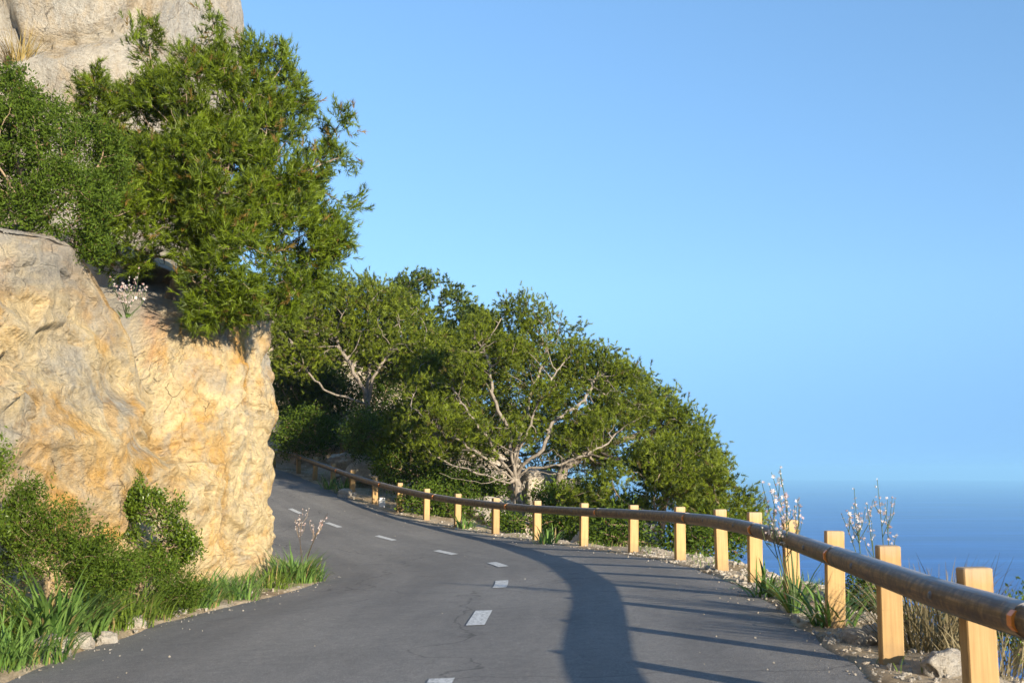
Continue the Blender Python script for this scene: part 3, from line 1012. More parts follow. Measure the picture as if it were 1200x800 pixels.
def make_plant(name, label, cat, root, trunk, lobes, seed, foliage, leafmat, barkmat, n_att=700, step=.14, kill=.2, r_tip=.006, power=2.4, r_max=None,
               tufts=2, reach=.35, jit=.10, clump=1.2, thr=-.12, group=None, parts=('trunk', 'crown'), up=.35, min_r=0.0, bare=0.0, grav=0.0, limbs=(), nofol=()):
    rng = np.random.default_rng(seed)
    att = lobes_points(lobes, n_att, rng, clump, thr, seed)
    tr = [np.asarray(root, float)] + [np.asarray(p, float) for p in trunk]
    # densify the trunk
    pts = [tr[0]]
    for a, b in zip(tr[:-1], tr[1:]):
        m = max(1, int(np.linalg.norm(b - a) / step))
        for j in range(1, m + 1):
            w = rng.normal(size=3) * step * .10 if j < m else 0
            pts.append(a + (b - a) * j / m + w)
    N, par = colonize(pts, att, step, kill, rng, grav, limbs=[[np.asarray(p, float) for p in l] for l in limbs])
    rad, hgt, chains = skeleton(N, par, step, r_tip, power, r_max)
    # gentle smoothing of the paths
    tv = [(N[c], rad[c]) for c in chains if rad[c].max() >= min_r]
    e = empty(name, root, label, cat, group)
    V, Fq = tube_set(tv, lambda r: 9 if r > .05 else (6 if r > .02 else (4 if r > .009 else 3)))
    mesh_np(parts[0], V, Fq, barkmat, e, smooth=True)
    tip = np.where((hgt <= reach) & (np.arange(len(N)) >= len(pts)))[0]
    for q_ in nofol:
        tip = tip[(((N[tip] - np.array(q_[:3])) / np.array(q_[3:6])) ** 2).sum(1) > rng.uniform(.55, 1.1, len(tip))]
    if bare:
        tip = tip[rng.random(len(tip)) > bare]
    dirn = unit(N[tip] - N[par[tip]])
    pos = np.repeat(N[tip], tufts, 0); ax = np.repeat(dirn, tufts, 0)
    pos = pos + rng.normal(size=pos.shape) * jit
    ax = unit(ax * .8 + rng.normal(size=ax.shape) * .45 + np.array([0, 0, up]))
    Vc, Fc, tint = foliage(pos, ax, rng)
    mesh_np(parts[1], Vc, Fc, leafmat, e, tint=tint)
    return e, len(N), len(pos)


def fol_needle(k, L, W, axl, spread=(20, 65)):
    return lambda p, a, r: needles(p, a, k, L, W, axl, r, spread)


def fol_leaf(k, L, W, rad):
    return lambda p, a, r: leaves(p, a, k, L, W, rad, r)


# --- pine on the cliff top
make_plant('pine_tree', 'big bushy green pine leaning out over the cliff top', 'tree', at(190, 372, 16.9), [at(206, 340, 16.8), at(228, 300, 16.5), at(240, 262, 16.4)],
           [lob(250, 130, 16.6, 85, 70), lob(325, 190, 16.5, 82, 80), lob(240, 225, 15.9, 110, 80), lob(345, 262, 16.0, 60, 62), lob(285, 320, 15.5, 68, 55), lob(180, 165, 16.6, 70, 70),
            lob(172, 72, 16.6, 18, 50), lob(180, 115, 16.6, 24, 30), lob(247, 50, 16.6, 14, 44), lob(212, 78, 16.6, 26, 34), lob(290, 75, 16.6, 22, 34), lob(335, 90, 16.5, 20, 40), lob(393, 160, 16.3, 20, 40), lob(398, 225, 16.2, 22, 45), lob(160, 240, 15.6, 60, 55), lob(255, 365, 15.4, 40, 25), lob(120, 120, 16.4, 30, 40), lob(350, 320, 16, 38, 28), lob(305, 352, 15.3, 52, 30), lob(372, 285, 15.9, 34, 36), lob(150, 300, 16.2, 45, 25)],
           1, fol_needle(22, .092, .0105, .13, (18, 70)), M['pine_near'], M['bark_dark'], n_att=3000, step=.10, kill=.115, r_tip=.0042, r_max=.11, tufts=13, reach=.21, jit=.075, clump=2.0, thr=-.12, up=.45)

# --- shrubs on the rock ledge, left
make_plant('ledge_bush', 'dark evergreen bush overhanging the grey rock at the upper left', 'bush', at(30, 292, 12.2), [at(35, 265, 12.2)],
           [lob(35, 175, 12.4, 60, 75), lob(75, 235, 12.0, 60, 45), lob(5, 120, 12.6, 30, 50), lob(25, 255, 11.8, 45, 25), lob(110, 190, 13.2, 38, 55), lob(-30, 200, 12.2, 50, 80), lob(105, 285, 12.3, 22, 22)],
           2, fol_leaf(9, .05, .018, .045), M['shrub'], M['twig'], n_att=1900, step=.07, kill=.10, r_tip=.003, r_max=.045, tufts=11, reach=.17, jit=.045, clump=2.4, thr=-.16, parts=('stem', 'foliage'))

# --- pines across the bend
mid_f = fol_needle(32, .085, .0115, .11, (15, 75))
far_f = fol_needle(25, .11, .017, .14, (15, 75))
make_plant('pine_tree', 'broad bright green pine with a bent trunk just right of the cliff edge', 'tree', gpt(432, 37), [at(434, 500, 37), at(430, 472, 36.8)],
           [lob(400, 372, 37.4, 72, 46), lob(450, 392, 37.4, 58, 50), lob(360, 395, 37, 45, 42), lob(480, 415, 37, 42, 40), lob(350, 345, 37.5, 45, 25), lob(410, 338, 37.5, 50, 20), lob(505, 415, 37, 28, 30), lob(345, 420, 36.8, 30, 25), lob(465, 440, 36.8, 34, 16)],
           3, far_f, M['pine'], M['bark'], n_att=2400, step=.20, kill=.222, r_tip=.009, r_max=.085, tufts=14, reach=.48, jit=.16, clump=1.1, thr=-.18,
           limbs=[[at(424, 452, 36.5), at(410, 427, 36.4), at(395, 400, 36.8), at(380, 380, 37.2)], [at(435, 450, 36.5), at(450, 420, 36.5), at(472, 405, 36.8), at(495, 400, 37)], [at(425, 470, 36.4), at(405, 466, 36.2), at(385, 458, 36.2), at(365, 440, 36.5)], [at(431, 440, 36.8), at(436, 410, 37), at(430, 380, 37.3)]])
make_plant('pine_tree', 'low dark pine pressed against the end of the cliff', 'tree', gpt(350, 42), [at(354, 490, 42)],
           [lob(358, 440, 42, 40, 34), lob(385, 455, 41.5, 22, 25), lob(340, 470, 42, 25, 22)],
           4, far_f, M['pine_dark'], M['bark_dark'], n_att=850, step=.18, kill=0.207, r_tip=.009, r_max=.12, tufts=13, reach=.4, jit=0.163, clump=1.1, thr=-.2)
make_plant('pine_tree', 'dark round topped pine on the skyline behind the other trees', 'tree', gpt(515, 60), [at(513, 420, 60), at(508, 385, 60)],
           [lob(488, 338, 60, 26, 15), lob(512, 343, 60, 26, 16), lob(476, 346, 60, 18, 14), lob(532, 362, 58, 18, 20), lob(548, 395, 57, 26, 30), lob(505, 385, 58, 34, 26), lob(520, 420, 57, 30, 28), lob(562, 390, 57, 24, 26), lob(468, 375, 58, 26, 24)],
           5, fol_needle(18, .18, .042, .18, (15, 80)), M['pine_dark'], M['bark'], n_att=1700, step=.28, kill=.30, r_tip=.012, r_max=.13, tufts=16, reach=.6, jit=.22, clump=.7, thr=-.2)
make_plant('pine_tree', 'leafy mid green pine filling the gap left of the pale trunk', 'tree', gpt(520, 33.5), [at(516, 550, 33.5), at(512, 510, 33.5)],
           [lob(505, 450, 34, 42, 36), lob(500, 490, 33.5, 40, 40), lob(540, 470, 33.5, 36, 45), lob(478, 520, 33, 30, 30), lob(525, 520, 33, 35, 30), lob(540, 420, 34.5, 35, 30)],
           6, far_f, M['pine'], M['bark'], n_att=1530, step=.18, kill=0.207, r_tip=.009, r_max=.14, tufts=13, reach=.38, jit=0.163, clump=1.0, thr=-.1)
make_plant('pine_tree', 'large spreading pine with bare pale branching trunk above the rail', 'tree', gpt(611, 29.5) - np.array([0, 0, .2]), [at(611, 600, 29.3), at(606, 575, 29.2), at(604, 560, 29.2)],
           [lob(590, 392, 30.2, 44, 40), lob(640, 400, 30.2, 48, 42), lob(610, 366, 30.2, 40, 18), lob(562, 420, 30.0, 36, 34), lob(690, 435, 30.2, 48, 36), lob(722, 445, 30.2, 36, 32), lob(660, 455, 30.4, 50, 26),
            lob(505, 470, 29.6, 34, 30), lob(492, 500, 29.4, 22, 24), lob(600, 440, 30.6, 46, 26), lob(735, 480, 30.2, 36, 32), lob(540, 465, 30.0, 30, 24), lob(520, 535, 29.2, 34, 12), lob(705, 500, 30.2, 46, 22), lob(640, 490, 31, 36, 18), lob(545, 440, 31, 30, 30), lob(620, 470, 31.2, 40, 28), lob(575, 500, 31, 40, 24), lob(556, 436, 28.8, 24, 18), lob(640, 462, 28.6, 28, 16), lob(518, 492, 28.4, 24, 16), lob(605, 415, 28.9, 24, 18), lob(690, 495, 28.7, 24, 14),
            lob(585, 525, 28.9, 95, 34, 1.0), lob(650, 530, 29.0, 50, 24, .8)],
           7, mid_f, M['pine'], M['bark'], n_att=2900, step=.15, kill=.178, r_tip=.006, r_max=.088, power=2.3, tufts=12, reach=.34, jit=.12, clump=1.3, thr=-.15,
           nofol=[lob(590, 550, 28.9, 105, 40, 1.2), lob(660, 548, 29.0, 55, 28, .9)],
           limbs=[[at(598, 566, 29.0), at(576, 560, 28.8), at(554, 552, 28.6), at(530, 543, 28.6), at(506, 533, 28.7)], [at(586, 552, 28.9), at(561, 530, 28.7), at(542, 518, 28.7), at(524, 511, 28.8), at(500, 490, 29.0), at(482, 477, 29.2)],
                  [at(600, 540, 29.0), at(597, 504, 28.9), at(584, 480, 29.0), at(576, 462, 29.1), at(574, 430, 29.4), at(565, 406, 29.7)], [at(612, 545, 29.0), at(636, 526, 28.8), at(647, 496, 28.9), at(665, 482, 29.2), at(685, 470, 29.5), at(700, 440, 29.9)],
                  [at(620, 548, 29.1), at(655, 545, 28.9), at(680, 535, 29.0), at(712, 520, 29.3)], [at(604, 530, 29.4), at(615, 490, 29.8), at(625, 450, 30.1), at(640, 420, 30.3)],
                  [at(592, 545, 28.8), at(572, 515, 28.6), at(556, 492, 28.7), at(540, 470, 29.0), at(528, 450, 29.4)], [at(606, 535, 28.9), at(618, 505, 28.7), at(628, 480, 28.8), at(640, 455, 29.1), at(655, 430, 29.6)],
                  [at(622, 552, 28.8), at(650, 556, 28.6), at(685, 552, 28.7), at(715, 545, 29.0)], [at(590, 560, 28.8), at(565, 566, 28.6), at(540, 562, 28.5), at(515, 556, 28.5)]])
make_plant('pine_tree', 'pine behind the pale trunk with its crown spilling towards the sea', 'tree', gpt(652, 33), [at(655, 570, 33), at(662, 545, 33)],
           [lob(755, 490, 32.5, 50, 36), lob(795, 510, 32, 34, 30), lob(700, 520, 33, 45, 30), lob(770, 535, 31.5, 45, 25), lob(730, 460, 33, 36, 30)],
           8, far_f, M['pine'], M['bark'], n_att=1700, step=.18, kill=0.207, r_tip=.008, r_max=.15, tufts=13, reach=.36, jit=0.163, clump=1.0, thr=-.10)
make_plant('pine_tree', 'shaded dark pine standing directly behind the pale branching trunk', 'tree', gpt(598, 38), [at(598, 560, 38), at(600, 535, 38)],
           [lob(600, 510, 38, 48, 34), lob(560, 525, 38, 40, 32), lob(645, 515, 38, 40, 30), lob(575, 560, 37.5, 40, 25), lob(530, 555, 37.5, 34, 28), lob(645, 545, 37, 34, 22), lob(690, 535, 37, 36, 26), lob(560, 480, 39, 40, 28), lob(525, 500, 39, 36, 34), lob(585, 430, 36, 46, 34), lob(650, 440, 36, 48, 34), lob(620, 480, 36, 46, 30), lob(690, 470, 36, 40, 30)],
           12, far_f, M['pine_dark'], M['bark_dark'], n_att=1900, step=.2, kill=.26, r_tip=.009, r_max=.12, tufts=11, reach=.45, jit=.18, clump=1.0, thr=-.2)
make_plant('pine_tree', 'low dense pine beyond the rail at the seaward end of the trees', 'tree', gpt(770, 26.5), [at(772, 640, 26.5), at(776, 605, 26.5)],
           [lob(740, 580, 26.5, 42, 36), lob(790, 570, 26.5, 44, 36), lob(820, 545, 26.8, 28, 34), lob(765, 545, 27, 36, 25), lob(815, 600, 26, 36, 30), lob(700, 590, 26.8, 36, 25)],
           9, mid_f, M['pine'], M['bark_dark'], n_att=1870, step=.13, kill=0.155, r_tip=.006, r_max=.10, tufts=13, reach=.30, jit=0.125, clump=1.2, thr=-.13)
make_plant('pine_tree', 'small pine at the right end of the trees beside the open sea', 'tree', gpt(840, 24), [at(842, 640, 24), at(846, 610, 24)],
           [lob(842, 570, 24, 26, 22), lob(862, 592, 24, 26, 20), lob(838, 605, 23.8, 36, 22), lob(868, 615, 23.6, 22, 16)],
           10, mid_f, M['pine'], M['bark_dark'], n_att=952, step=.12, kill=0.141, r_tip=.006, r_max=.08, tufts=13, reach=.28, jit=0.125, clump=1.3, thr=-.18)

# --- undergrowth beyond the rail: each bush its own thing
lf = fol_leaf(7, .10, .05, .12)
bush_spots = [
    ('bright green bush under the bent pine beyond the far rail', 432, 515, 35.5, [(430, 508, 34, 28), (455, 520, 22, 22)], 'mastic'),
    ('dark bush in the shade beside the far end of the rail', 365, 520, 38.5, [(365, 505, 28, 26), (340, 510, 18, 22)], 'shrub'),
    ('dark shaded bush below the gap between the bent pine and the pale trunk', 480, 560, 33, [(475, 545, 36, 28), (505, 560, 26, 22)], 'shrub'),
    ('dark low bush just left of the pale pine trunk', 560, 590, 30.5, [(560, 578, 32, 22), (535, 575, 24, 20)], 'shrub'),
    ('low green bush just right of the pale pine trunk', 655, 600, 28.6, [(655, 585, 34, 16), (690, 590, 26, 18)], 'mastic'),
    ('sprawling bush below the rail under the seaward pine', 725, 640, 24.5, [(725, 622, 36, 20), (760, 625, 26, 18)], 'shrub'),
    ('green bush below the rail at the right end of the trees', 812, 650, 21, [(812, 632, 34, 22), (852, 636, 26, 26)], 'shrub'),
    ('dense dark bush on the slope behind the bent pine trunk', 400, 540, 42, [(395, 500, 44, 34), (365, 480, 32, 34), (420, 475, 40, 36), (395, 450, 40, 26), (455, 460, 30, 34)], 'shrub'),
    ('dark bush in the gap between the cliff edge and the bent pine', 335, 520, 45, [(340, 480, 32, 34), (330, 450, 22, 24)], 'shrub'),
    ('broad dark bush on the slope left of the shaded pine', 480, 550, 41, [(465, 510, 40, 34), (500, 525, 34, 30), (445, 530, 30, 24)], 'shrub'),
    ('dark bush at the rail under the left limbs of the pale pine', 530, 610, 29.2, [(525, 590, 34, 16), (490, 580, 26, 16)], 'shrub'),
    ('dark bush at the rail just right of the pale pine trunk', 640, 640, 27, [(645, 618, 30, 14), (600, 612, 26, 12)], 'shrub'),
    ('dark bush hanging down the slope under the sprawling pine', 690, 640, 28, [(690, 615, 34, 18), (735, 605, 34, 22)], 'shrub'),
    ('dark green bush between the third and second nearest posts', 1008, 718, 10.6, [(1006, 690, 28, 30), (1028, 705, 22, 26), (985, 705, 16, 20)], 'shrub'),
    ('green bush at the lower right behind the nearest post', 1195, 770, 7.6, [(1195, 745, 22, 34), (1215, 735, 30, 40)], 'mastic'),
    ('leafy bush down the slope beyond the dry grass', 1105, 735, 10.0, [(1100, 712, 38, 18), (1140, 722, 36, 18)], 'shrub'),
]
for k, (lab, px, py, d, lb, mt) in enumerate(bush_spots):
    near = d < 15
    L_ = .034 if near else .10
    make_plant('bush', lab, 'bush', at(px, py + (6 if near else 4), d), [at(px, py - 6, d)], [lob(a, b, d, c, e_) for a, b, c, e_ in lb], 40 + k, fol_leaf(7, L_, L_ * .42, .035 if near else .11), M[mt], M['twig'],
               n_att=800, step=.05 if near else .13, kill=.075 if near else .19, r_tip=.003 if near else .007, r_max=.03 if near else .06, tufts=8, reach=.12 if near else .3, jit=.035 if near else .10, clump=3 if near else 1.3, thr=-.2, parts=('stem', 'foliage'))

# --- shrubs at the foot of the cliff
sh_spots = [
    ('glossy leaved mastic bush climbing the foot of the cliff', 196, 655, 12.8, [(170, 592, 26, 18), (198, 612, 22, 20), (158, 566, 8, 14), (216, 640, 16, 18), (152, 630, 16, 14), (186, 652, 26, 18), (212, 590, 8, 10)], 'mastic', (.042, .020), 520),
    ('dark bush with bare twigs below the mastic bush', 165, 700, 11.5, [(155, 676, 56, 26), (208, 692, 32, 20), (118, 662, 32, 20), (150, 702, 54, 18), (95, 648, 20, 14)], 'shrub', (.034, .012), 800),
    ('fine leaved green bush against the cliff at the left edge', 60, 670, 9.6, [(72, 612, 34, 26), (22, 610, 36, 32), (108, 640, 28, 20), (55, 655, 66, 34), (0, 645, 34, 44), (120, 668, 40, 26), (90, 575, 16, 16), (35, 578, 18, 16)], 'shrub', (.036, .012), 1000),
    ('grey green bush cut by the left edge of the picture', -12, 610, 8.7, [(-8, 560, 22, 46), (-20, 600, 26, 40)], 'mastic', (.034, .012), 420),
]
for k, (lab, px, py, d, lb, mt, (ll, lw), na) in enumerate(sh_spots):
    make_plant('bush', lab, 'bush', gpt(px, d), [at(px, py - 12, d)], [lob(a, b, d, c, e_) for a, b, c, e_ in lb], 60 + k, fol_leaf(8, ll, lw, .03), M[mt], M['twig'],
               n_att=int(na * 1.8), step=.05, kill=.07, r_tip=.0025, r_max=.016, tufts=9, reach=.14, jit=.042, clump=2.6, thr=-.10, parts=('stem', 'foliage'))


# ------------------------------------------------------------------ strap-leaved and grassy clumps
def clump(name, label, cat, c, n, L, W, mat, seed, spread=.12, bend=(.6, 1.9), lean=(.05, .5), group=None, part=None):
    rng = np.random.default_rng(seed)
    az = rng.random(n) * 2 * math.pi
    r = spread * np.sqrt(rng.random(n))
    b = np.asarray(c) + np.stack([np.cos(az) * r, np.sin(az) * r, -.02 + 0 * r], 1)
    az2 = az + rng.normal(size=n) * .6
    V, Fc, tint = blades(b, az2, L * rng.uniform(.5, 1.15, n), W * rng.uniform(.6, 1.2, n), rng.uniform(*bend, n), rng.uniform(*lean, n), rng)
    o = mesh_np(name, V - np.asarray(c), Fc, mat, tint=tint, smooth=True)
    o.location = c
    return tag(o, label, cat, group)


def gy_pix(px, py, dguess):
    """ground point seen at a photo pixel (walks along the ray)"""
    ds = np.arange(max(4.5, dguess - 4), dguess + 5, .03)
    P = np.array([at(px, py, d) for d in ds])
    G = ground_z(P[:, :2])
    k = np.where(P[:, 2] <= G)[0]
    if len(k):
        return np.array([P[k[0], 0], P[k[0], 1], G[k[0]]])
    return at(px, py, dguess)


cl = [
    ('tallest arching strap leaf clump in the left verge', 66, 9.2, 130, .80, .024, 'strap', .20),
    ('strap leaf clump just right of the tallest left verge clump', 104, 9.9, 100, .66, .022, 'strap', .20),
    ('grassy clump at the lower left corner by the asphalt', 16, 8.35, 190, .46, .012, 'strap', .24),
    ('grassy clump spilling over the pale verge stones', 62, 8.75, 150, .42, .012, 'strap', .22),
    ('bright yellow green grass clump at the left edge of the verge', 4, 9.2, 200, .62, .011, 'grass', .26),
    ('blue green strap leaf clump below the cliff near the middle of the verge', 238, 12.5, 120, .50, .020, 'strap', .22),
    ('blue green strap leaf clump just before the cliff corner', 285, 13.6, 100, .44, .018, 'strap', .22),
    ('rounded leafy clump at the foot of the cliff corner', 350, 16.5, 220, .56, .020, 'strap', .28),
    ('bright grass clump between cliff and corner plant', 322, 15.2, 120, .40, .013, 'grass', .2),
    ('thin grass clump under the dark twiggy bush', 186, 11.3, 110, .36, .011, 'grass', .20),
    ('short strap leaf clump against the cliff between the two blue green clumps', 262, 13.6, 90, .40, .016, 'strap', .18),
    ('low grassy clump between the tall strap leaf clumps and the bushes', 140, 10.5, 120, .42, .012, 'grass', .20),
    ('long loose grass clump at the foot of the mastic bush', 205, 11.9, 150, .62, .010, 'grass', .24),
    ('long loose grass clump in front of the dark twiggy bush', 158, 10.7, 150, .60, .010, 'grass', .24),
    ('grassy clump reaching over the asphalt at the cliff corner', 368, 17.0, 120, .36, .014, 'strap', .2),
]
for k, (lab, px, d, n, L_, W_, mt, spd) in enumerate(cl):
    clump('verge_plant', lab, 'plant', gpt(px, d), n, L_, W_, M[mt], 80 + k, spd, (.5, 2.0), (.05, .65))
clump('verge_plant', 'long leaved plant in the crack at the top of the cliff', 'plant', at(108, 294, 12.35), 26, .5, .02, M['strap'], 95, .06, (.9, 1.8), (.2, .8))
clump('dry_grass', 'golden dry grass tuft above the bush at the upper left', 'grass tuft', at(22, 84, 22.95), 190, .88, .014, M['dry'], 96, .22, (.1, .8), (.05, .7))
clump('dry_grass', 'straw coloured dry grass clump between the two nearest posts', 'grass tuft', gpt(1088, 7.9), 420, .66, .008, M['dry_grey'], 97, .30, (.1, 1.2), (.05, .8))
clump('dry_grass', 'smaller dry grass clump right of the nearest posts', 'grass tuft', gpt(1150, 7.2), 140, .36, .007, M['dry_grey'], 98, .22, (.1, 1.2), (.05, .8))
for k, (lab, px, py, d, n, L_) in enumerate([
        ('green strap leaf clump between two far rail posts', 402, 578, 34.2, 50, .62), ('green plant by the rail post nearest the white marker', 385, 573, 35.2, 34, .5),
        ('green tuft at the rail below the pale trunk pine', 640, 636, 22, 50, .40), ('tiny green tuft left of the pale trunk at the road edge', 545, 619, 26, 36, .4)]):
    clump('verge_plant', lab, 'plant', gy_pix(px, py, d), n, L_, .03, M['strap'], 110 + k, .22, (.5, 1.6), (.1, .6))


# asphodels: leaves, stalks, flowers
def asphodel(label, c, tips, seed, nl=40, Lf=.42, fl=9, fsize=.02, mat_st='stalk', mat_fl='petal', stem_r=.006, side=5):
    rng = np.random.default_rng(seed)
    c = np.asarray(c, float)
    e = empty('asphodel', c, label, 'plant')
    az = rng.random(nl) * 2 * math.pi
    b = c + np.stack([np.cos(az) * .06, np.sin(az) * .06, 0 * az], 1)
    V, Fc, tint = blades(b, az, Lf * rng.uniform(.5, 1.15, nl), .020 * rng.uniform(.6, 1.2, nl), rng.uniform(.5, 1.9, nl), rng.uniform(.1, .7, nl), rng)
    mesh_np('leaf_rosette', V, Fc, M['strap'], e, smooth=True, tint=tint)
    for tp in tips:
        ch, heads = [], []
        tp = np.asarray(tp, float)
        s = np.linspace(0, 1, 10)[:, None]
        bow = rng.normal(size=3) * .03
        line = c + (tp - c) * s + np.sin(s * math.pi) * bow
        line[:, 2] += (np.sin(s[:, 0] * math.pi * .5) - s[:, 0]) * .05
        ch.append((line, np.linspace(stem_r, stem_r * .4, 10)))
        for j in range(side):
            a = rng.uniform(.48, .85)
            p0 = np.array([np.interp(a, s[:, 0], line[:, q_]) for q_ in range(3)])
            az = rng.random() * 6.28
            ln = rng.uniform(.12, .30) * (1.25 - a) * 2
            p1 = p0 + np.array([math.cos(az) * .42, math.sin(az) * .42, .9]) * ln
            m = p0 * .5 + p1 * .5 + np.array([math.cos(az), math.sin(az), -.3]) * ln * .10
            ch.append((np.array([p0, m, p1]), np.array([stem_r * .55, stem_r * .5, stem_r * .3])))
            heads += [p0 + (p1 - p0) * t_ + rng.normal(size=3) * .008 for t_ in np.linspace(.45, 1, 5)]
        heads += [tp + (line[6] - tp) * t_ + rng.normal(size=3) * .010 for t_ in np.linspace(0, 1, fl)]
        V, Fq = tube_set(ch, lambda r: 5)
        st = mesh_np('flower_stalk', V, Fq, M[mat_st], e, smooth=True)
        heads = np.array(heads)
        heads = heads[rng.random(len(heads)) < .85]
        n = len(heads)
        k = 6
        ax = unit(rng.normal(size=(n, 3)) + np.array([0, 0, .4]))
        u, w = basis(ax, rng)
        ph = np.linspace(0, 2 * math.pi, k, endpoint=False)[None] + rng.random((n, 1)) * 6
        pd = unit(np.cos(ph)[..., None] * u[:, None] + np.sin(ph)[..., None] * w[:, None] + ax[:, None] * rng.uniform(.2, 1.6, (n, 1, 1)))
        sd = np.cross(pd, ax[:, None])
        fs = (fsize * rng.uniform(.6, 1.15, n))[:, None, None]
        h = heads[:, None]
        V = np.stack([h + 0 * pd, h + pd * fs * .55 - sd * fs * .22, h + pd * fs, h + pd * fs * .55 + sd * fs * .22], 2).reshape(-1, 3)
        fo = mesh_np('blossom', V, np.arange(len(V)).reshape(-1, 4), M[mat_fl], None, tint=np.repeat(np.clip(rng.normal(.55, .28, n), 0, 1), k * 4))
        fo.parent = st
    return e


c1 = gpt(925, 9.9)
asphodel('flowering asphodel with many stems in front of the rail', c1, [at(893, 566, 10.2), at(904, 553, 10.1), at(914, 549, 10.0), at(922, 585, 9.8), at(931, 592, 9.8), at(898, 600, 10.0), at(912, 610, 9.8)], 201, 60, .50, 10, .026, side=3)
c2 = gpt(968, 9.1)
clump('verge_plant', 'broad strap leaf clump at the foot of the flowering asphodel', 'plant', c2, 60, .46, .022, M['strap'], 202, .16, (.6, 1.9), (.2, .8))
clump('verge_plant', 'strap leaf clump by the post left of the flowering asphodel', 'plant', gpt(893, 11.2), 50, .46, .022, M['strap'], 203, .16, (.6, 1.9), (.2, .8))
c3 = gpt(1012, 10.6)
asphodel('left of the two asphodels standing behind the rail against the sea', c3, [at(1001, 572, 10.6), at(986, 602, 10.6), at(1006, 600, 10.5)], 204, 20, .4, 9, .026, side=3)
c4 = gpt(1030, 10.2)
asphodel('right of the two asphodels standing behind the rail against the sea', c4, [at(1028, 562, 10.2), at(1016, 590, 10.2), at(1037, 590, 10.3)], 205, 20, .4, 9, .026, side=3)
c5 = gy_pix(356, 668, 16)
asphodel('dry asphodel stalks leaning over the road at the cliff corner', c5, [at(384, 601, 16.0), at(377, 612, 16), at(355, 597, 16.4), at(345, 606, 16.6)], 206, 14, .35, 6, .022, 'twig', 'petal', .005, 3)
rng = np.random.default_rng(5)
c6 = at(148, 372, 13.4)
asphodel('small pale flowered plant in the gully at the cliff top', c6, [at(140, 345, 13.3), at(150, 340, 13.3), at(160, 344, 13.3), at(168, 342, 13.4), at(146, 352, 13.2), at(156, 350, 13.2)], 207, 14, .14, 8, .026, side=3)

# ------------------------------------------------------------------ loose rocks
rk = [
    ('large pale stone in the left verge grass', 72, 735, 8.95, .13), ('rounded pale stone at the edge of the left verge', 103, 745, 9.4, .11), ('small ochre stone on the left asphalt edge', 134, 740, 9.7, .06),
    ('upright pale stone below the mastic bush', 166, 724, 10.6, .10), ('flat pale stone on the verge below the cliff', 216, 714, 11.8, .07),
    ('pale angular stone just left of the second nearest post', 1012, 748, 8.2, .10), ('tilted white stone between two near posts', 1026, 740, 8.5, .11), ('ochre stone at the asphalt edge by the near posts', 996, 758, 8.2, .075),
    ('grey white stone right of the second nearest post', 1066, 742, 8.0, .09), ('broad flat stone at the foot of the nearest post', 1095, 790, 7.0, .12),
    ('pale stone at the road edge by the far strap leaf clump', 405, 583, 33.6, .2),
]
for k, (lab, px, py, d, r) in enumerate(rk):
    p = gy_pix(px, py, d) if k == len(rk) - 1 else gpt(px, d)
    rs_ = np.random.default_rng(300 + k)
    o = blob_rock('stone', np.zeros(3), np.array([1.15, .9, .75]) * r * rs_.uniform(.85, 1.2, 3), M['stone'], 20 + k, 4, .3, .4, 1.2)
    o.location = p + np.array([0, 0, r * .25])
    o.rotation_euler = (0, 0, rs_.uniform(0, 6))
    tag(o, lab, 'stone', 'loose stones along the verges')
for k, (lab, px, py, d, rx, rz) in enumerate([
        ('pale boulder behind the big pine trunk', 640, 585, 34, .8, .9), ('low pale boulder to the right of the pine trunk base', 660, 612, 31.5, .7, .55), ('pale rock shelf beyond the far end of the rail', 350, 502, 43, 1.2, .35),
        ('broken pale rock under the seaward pine', 725, 640, 25.5, .9, .45), ('shaded rock just below the rail left of the trunk', 575, 606, 30, .8, .5), ('shaded rock bank beneath the bent pine', 440, 548, 37.5, 1.3, .5)]):
    c = at(px, py, d)
    o = blob_rock('boulder', np.zeros(3), (rx, rx * .9, rz), M['stone'], 50 + k, 5, .3, .4, 1.3)
    o.location = c
    tag(o, lab, 'boulder')

# white marker block beside the far rail
p = gy_pix(447, 598, 31)
p = at(447.6, 596, 30.6); p[2] = float(ground_z([p[:2]])[0])
mo = bpy.data.objects.new('marker_post', box_mesh('marker_post', .15, .10, -.15, .24, M['white'], .015))
COL.objects.link(mo)
mo.location = p
tag(mo, 'short white marker block beside the far rail post', 'marker post')

# ------------------------------------------------------------------ small uncountable cover
def scatter_ground(n, xr, yr, cond, rng):
    P = np.stack([rng.uniform(*xr, n), rng.uniform(*yr, n)], 1)
    lat, hw, zl, zr = road_frame(P)
    P = P[cond(lat, hw, P)]
    return np.concatenate([P, ground_z(P)[:, None]], 1)


rng = np.random.default_rng(77)
gL = scatter_ground(26000, (-6, 0), (4, 24), lambda l, h, P: (l < -h - .05) & (l > -h - 1.3) & (fbm(np.concatenate([P, P[:, :1] * 0], 1) * 1.3, 3, 9) > -.15), rng)
gR = scatter_ground(30000, (-10, 8), (3, 40), lambda l, h, P: (l > h + .12) & (l < h + 3.0) & (fbm(np.concatenate([P, P[:, :1] * 0], 1) * 1.1, 3, 12) > .12), rng)
gb = np.concatenate([gL, gR])
n = len(gb)
V, Fc, tint = blades(gb, rng.random(n) * 6.28, rng.uniform(.05, .17, n), rng.uniform(.004, .008, n), rng.uniform(.2, 1.4, n), rng.uniform(.05, .6, n), rng, 3)
tag(mesh_np('verge_grass', V, Fc, M['grass'], tint=tint), 'short thin grass along both road verges', 'grass', kind='stuff')

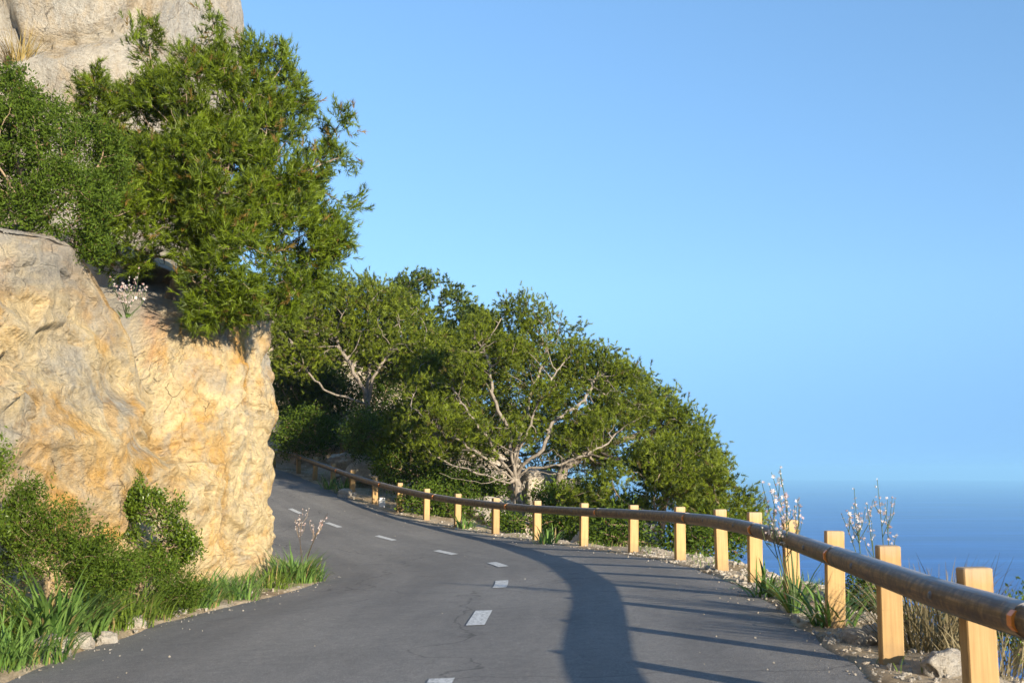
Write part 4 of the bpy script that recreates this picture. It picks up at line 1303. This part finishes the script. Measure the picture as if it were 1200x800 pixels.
gv = np.concatenate([scatter_ground(9000, (-5, 4), (4, 26), lambda l, h, P: (l > h - .02) & (l < h + .9) | (l < -h + .02) & (l > -h - .5), rng), scatter_ground(5000, (-9, 1), (20, 42), lambda l, h, P: (l > h) & (l < h + 2.5), rng)])
gv2 = scatter_ground(12000, (1, 5), (4.5, 18), lambda l, h, P: (l > h + .02) & (l < h + 2.2), rng)
P = np.stack([rng.uniform(-6, 3, 26000), rng.uniform(5, 34, 26000)], 1)
lt, hw_, zl_, zr_ = road_frame(P)
ed = hw_ - np.abs(lt)
kp = (ed > .0) & (rng.random(len(P)) < .75 * np.exp(-np.maximum(ed, 0) / .16) + .004)
f_ = np.clip((lt / hw_ + 1) / 2, 0, 1)
zg = zl_ * (1 - f_) + zr_ * f_ + .02 * (1 - (2 * f_ - 1) ** 2) + .004
gv3 = np.concatenate([P, zg[:, None]], 1)[kp]
gv = np.concatenate([gv, gv2, gv3])
n3 = len(gv3)
n = len(gv)
gph = (1 + 5 ** .5) / 2
octv = unit(np.array([(-1, gph, 0), (1, gph, 0), (-1, -gph, 0), (1, -gph, 0), (0, -1, gph), (0, 1, gph), (0, -1, -gph), (0, 1, -gph), (gph, 0, -1), (gph, 0, 1), (-gph, 0, -1), (-gph, 0, 1)], float))
of = np.array([(0, 11, 5), (0, 5, 1), (0, 1, 7), (0, 7, 10), (0, 10, 11), (1, 5, 9), (5, 11, 4), (11, 10, 2), (10, 7, 6), (7, 1, 8), (3, 9, 4), (3, 4, 2), (3, 2, 6), (3, 6, 8), (3, 8, 9), (4, 9, 5), (2, 4, 11), (6, 2, 10), (8, 6, 7), (9, 8, 1)])
sz = .007 + .034 * rng.random(n) ** 5
sz[-n3:] = .004 + .009 * rng.random(n3) ** 3
vv3 = gv[:, None] + octv[None] * (rng.uniform(.55, 1.15, (n, 12, 1)) * rng.uniform(.5, 1.3, (n, 1, 3))) * sz[:, None, None]
ff3 = (of[None] + (np.arange(n) * 12)[:, None, None]).reshape(-1, 3)
tag(mesh_np('verge_gravel', vv3.reshape(-1, 3), ff3, M['stone']), 'loose pale gravel along the road edges', 'gravel', kind='stuff')

# ------------------------------------------------------------------ camera
cd = bpy.data.cameras.new('camera')
cam = bpy.data.objects.new('camera', cd)
COL.objects.link(cam)
cam.location = (0, 0, CAMZ)
cam.rotation_euler = (R(90) + TH, 0, 0)
cd.sensor_width = 36
cd.lens = 36 * F / 1200
cd.clip_start = .05
cd.clip_end = 60000
cd.dof.use_dof = True
cd.dof.focus_distance = 24
cd.dof.aperture_fstop = 7
S.camera = cam

vs = S.view_settings
vs.view_transform = 'Standard'
vs.look = 'None'
vs.gamma = 1
vs.exposure = 1.05
S.cycles.use_denoising = True
S.cycles.max_bounces = 6
S.cycles.diffuse_bounces = 3
S.cycles.transparent_max_bounces = 4
S.cycles.volume_bounces = 0
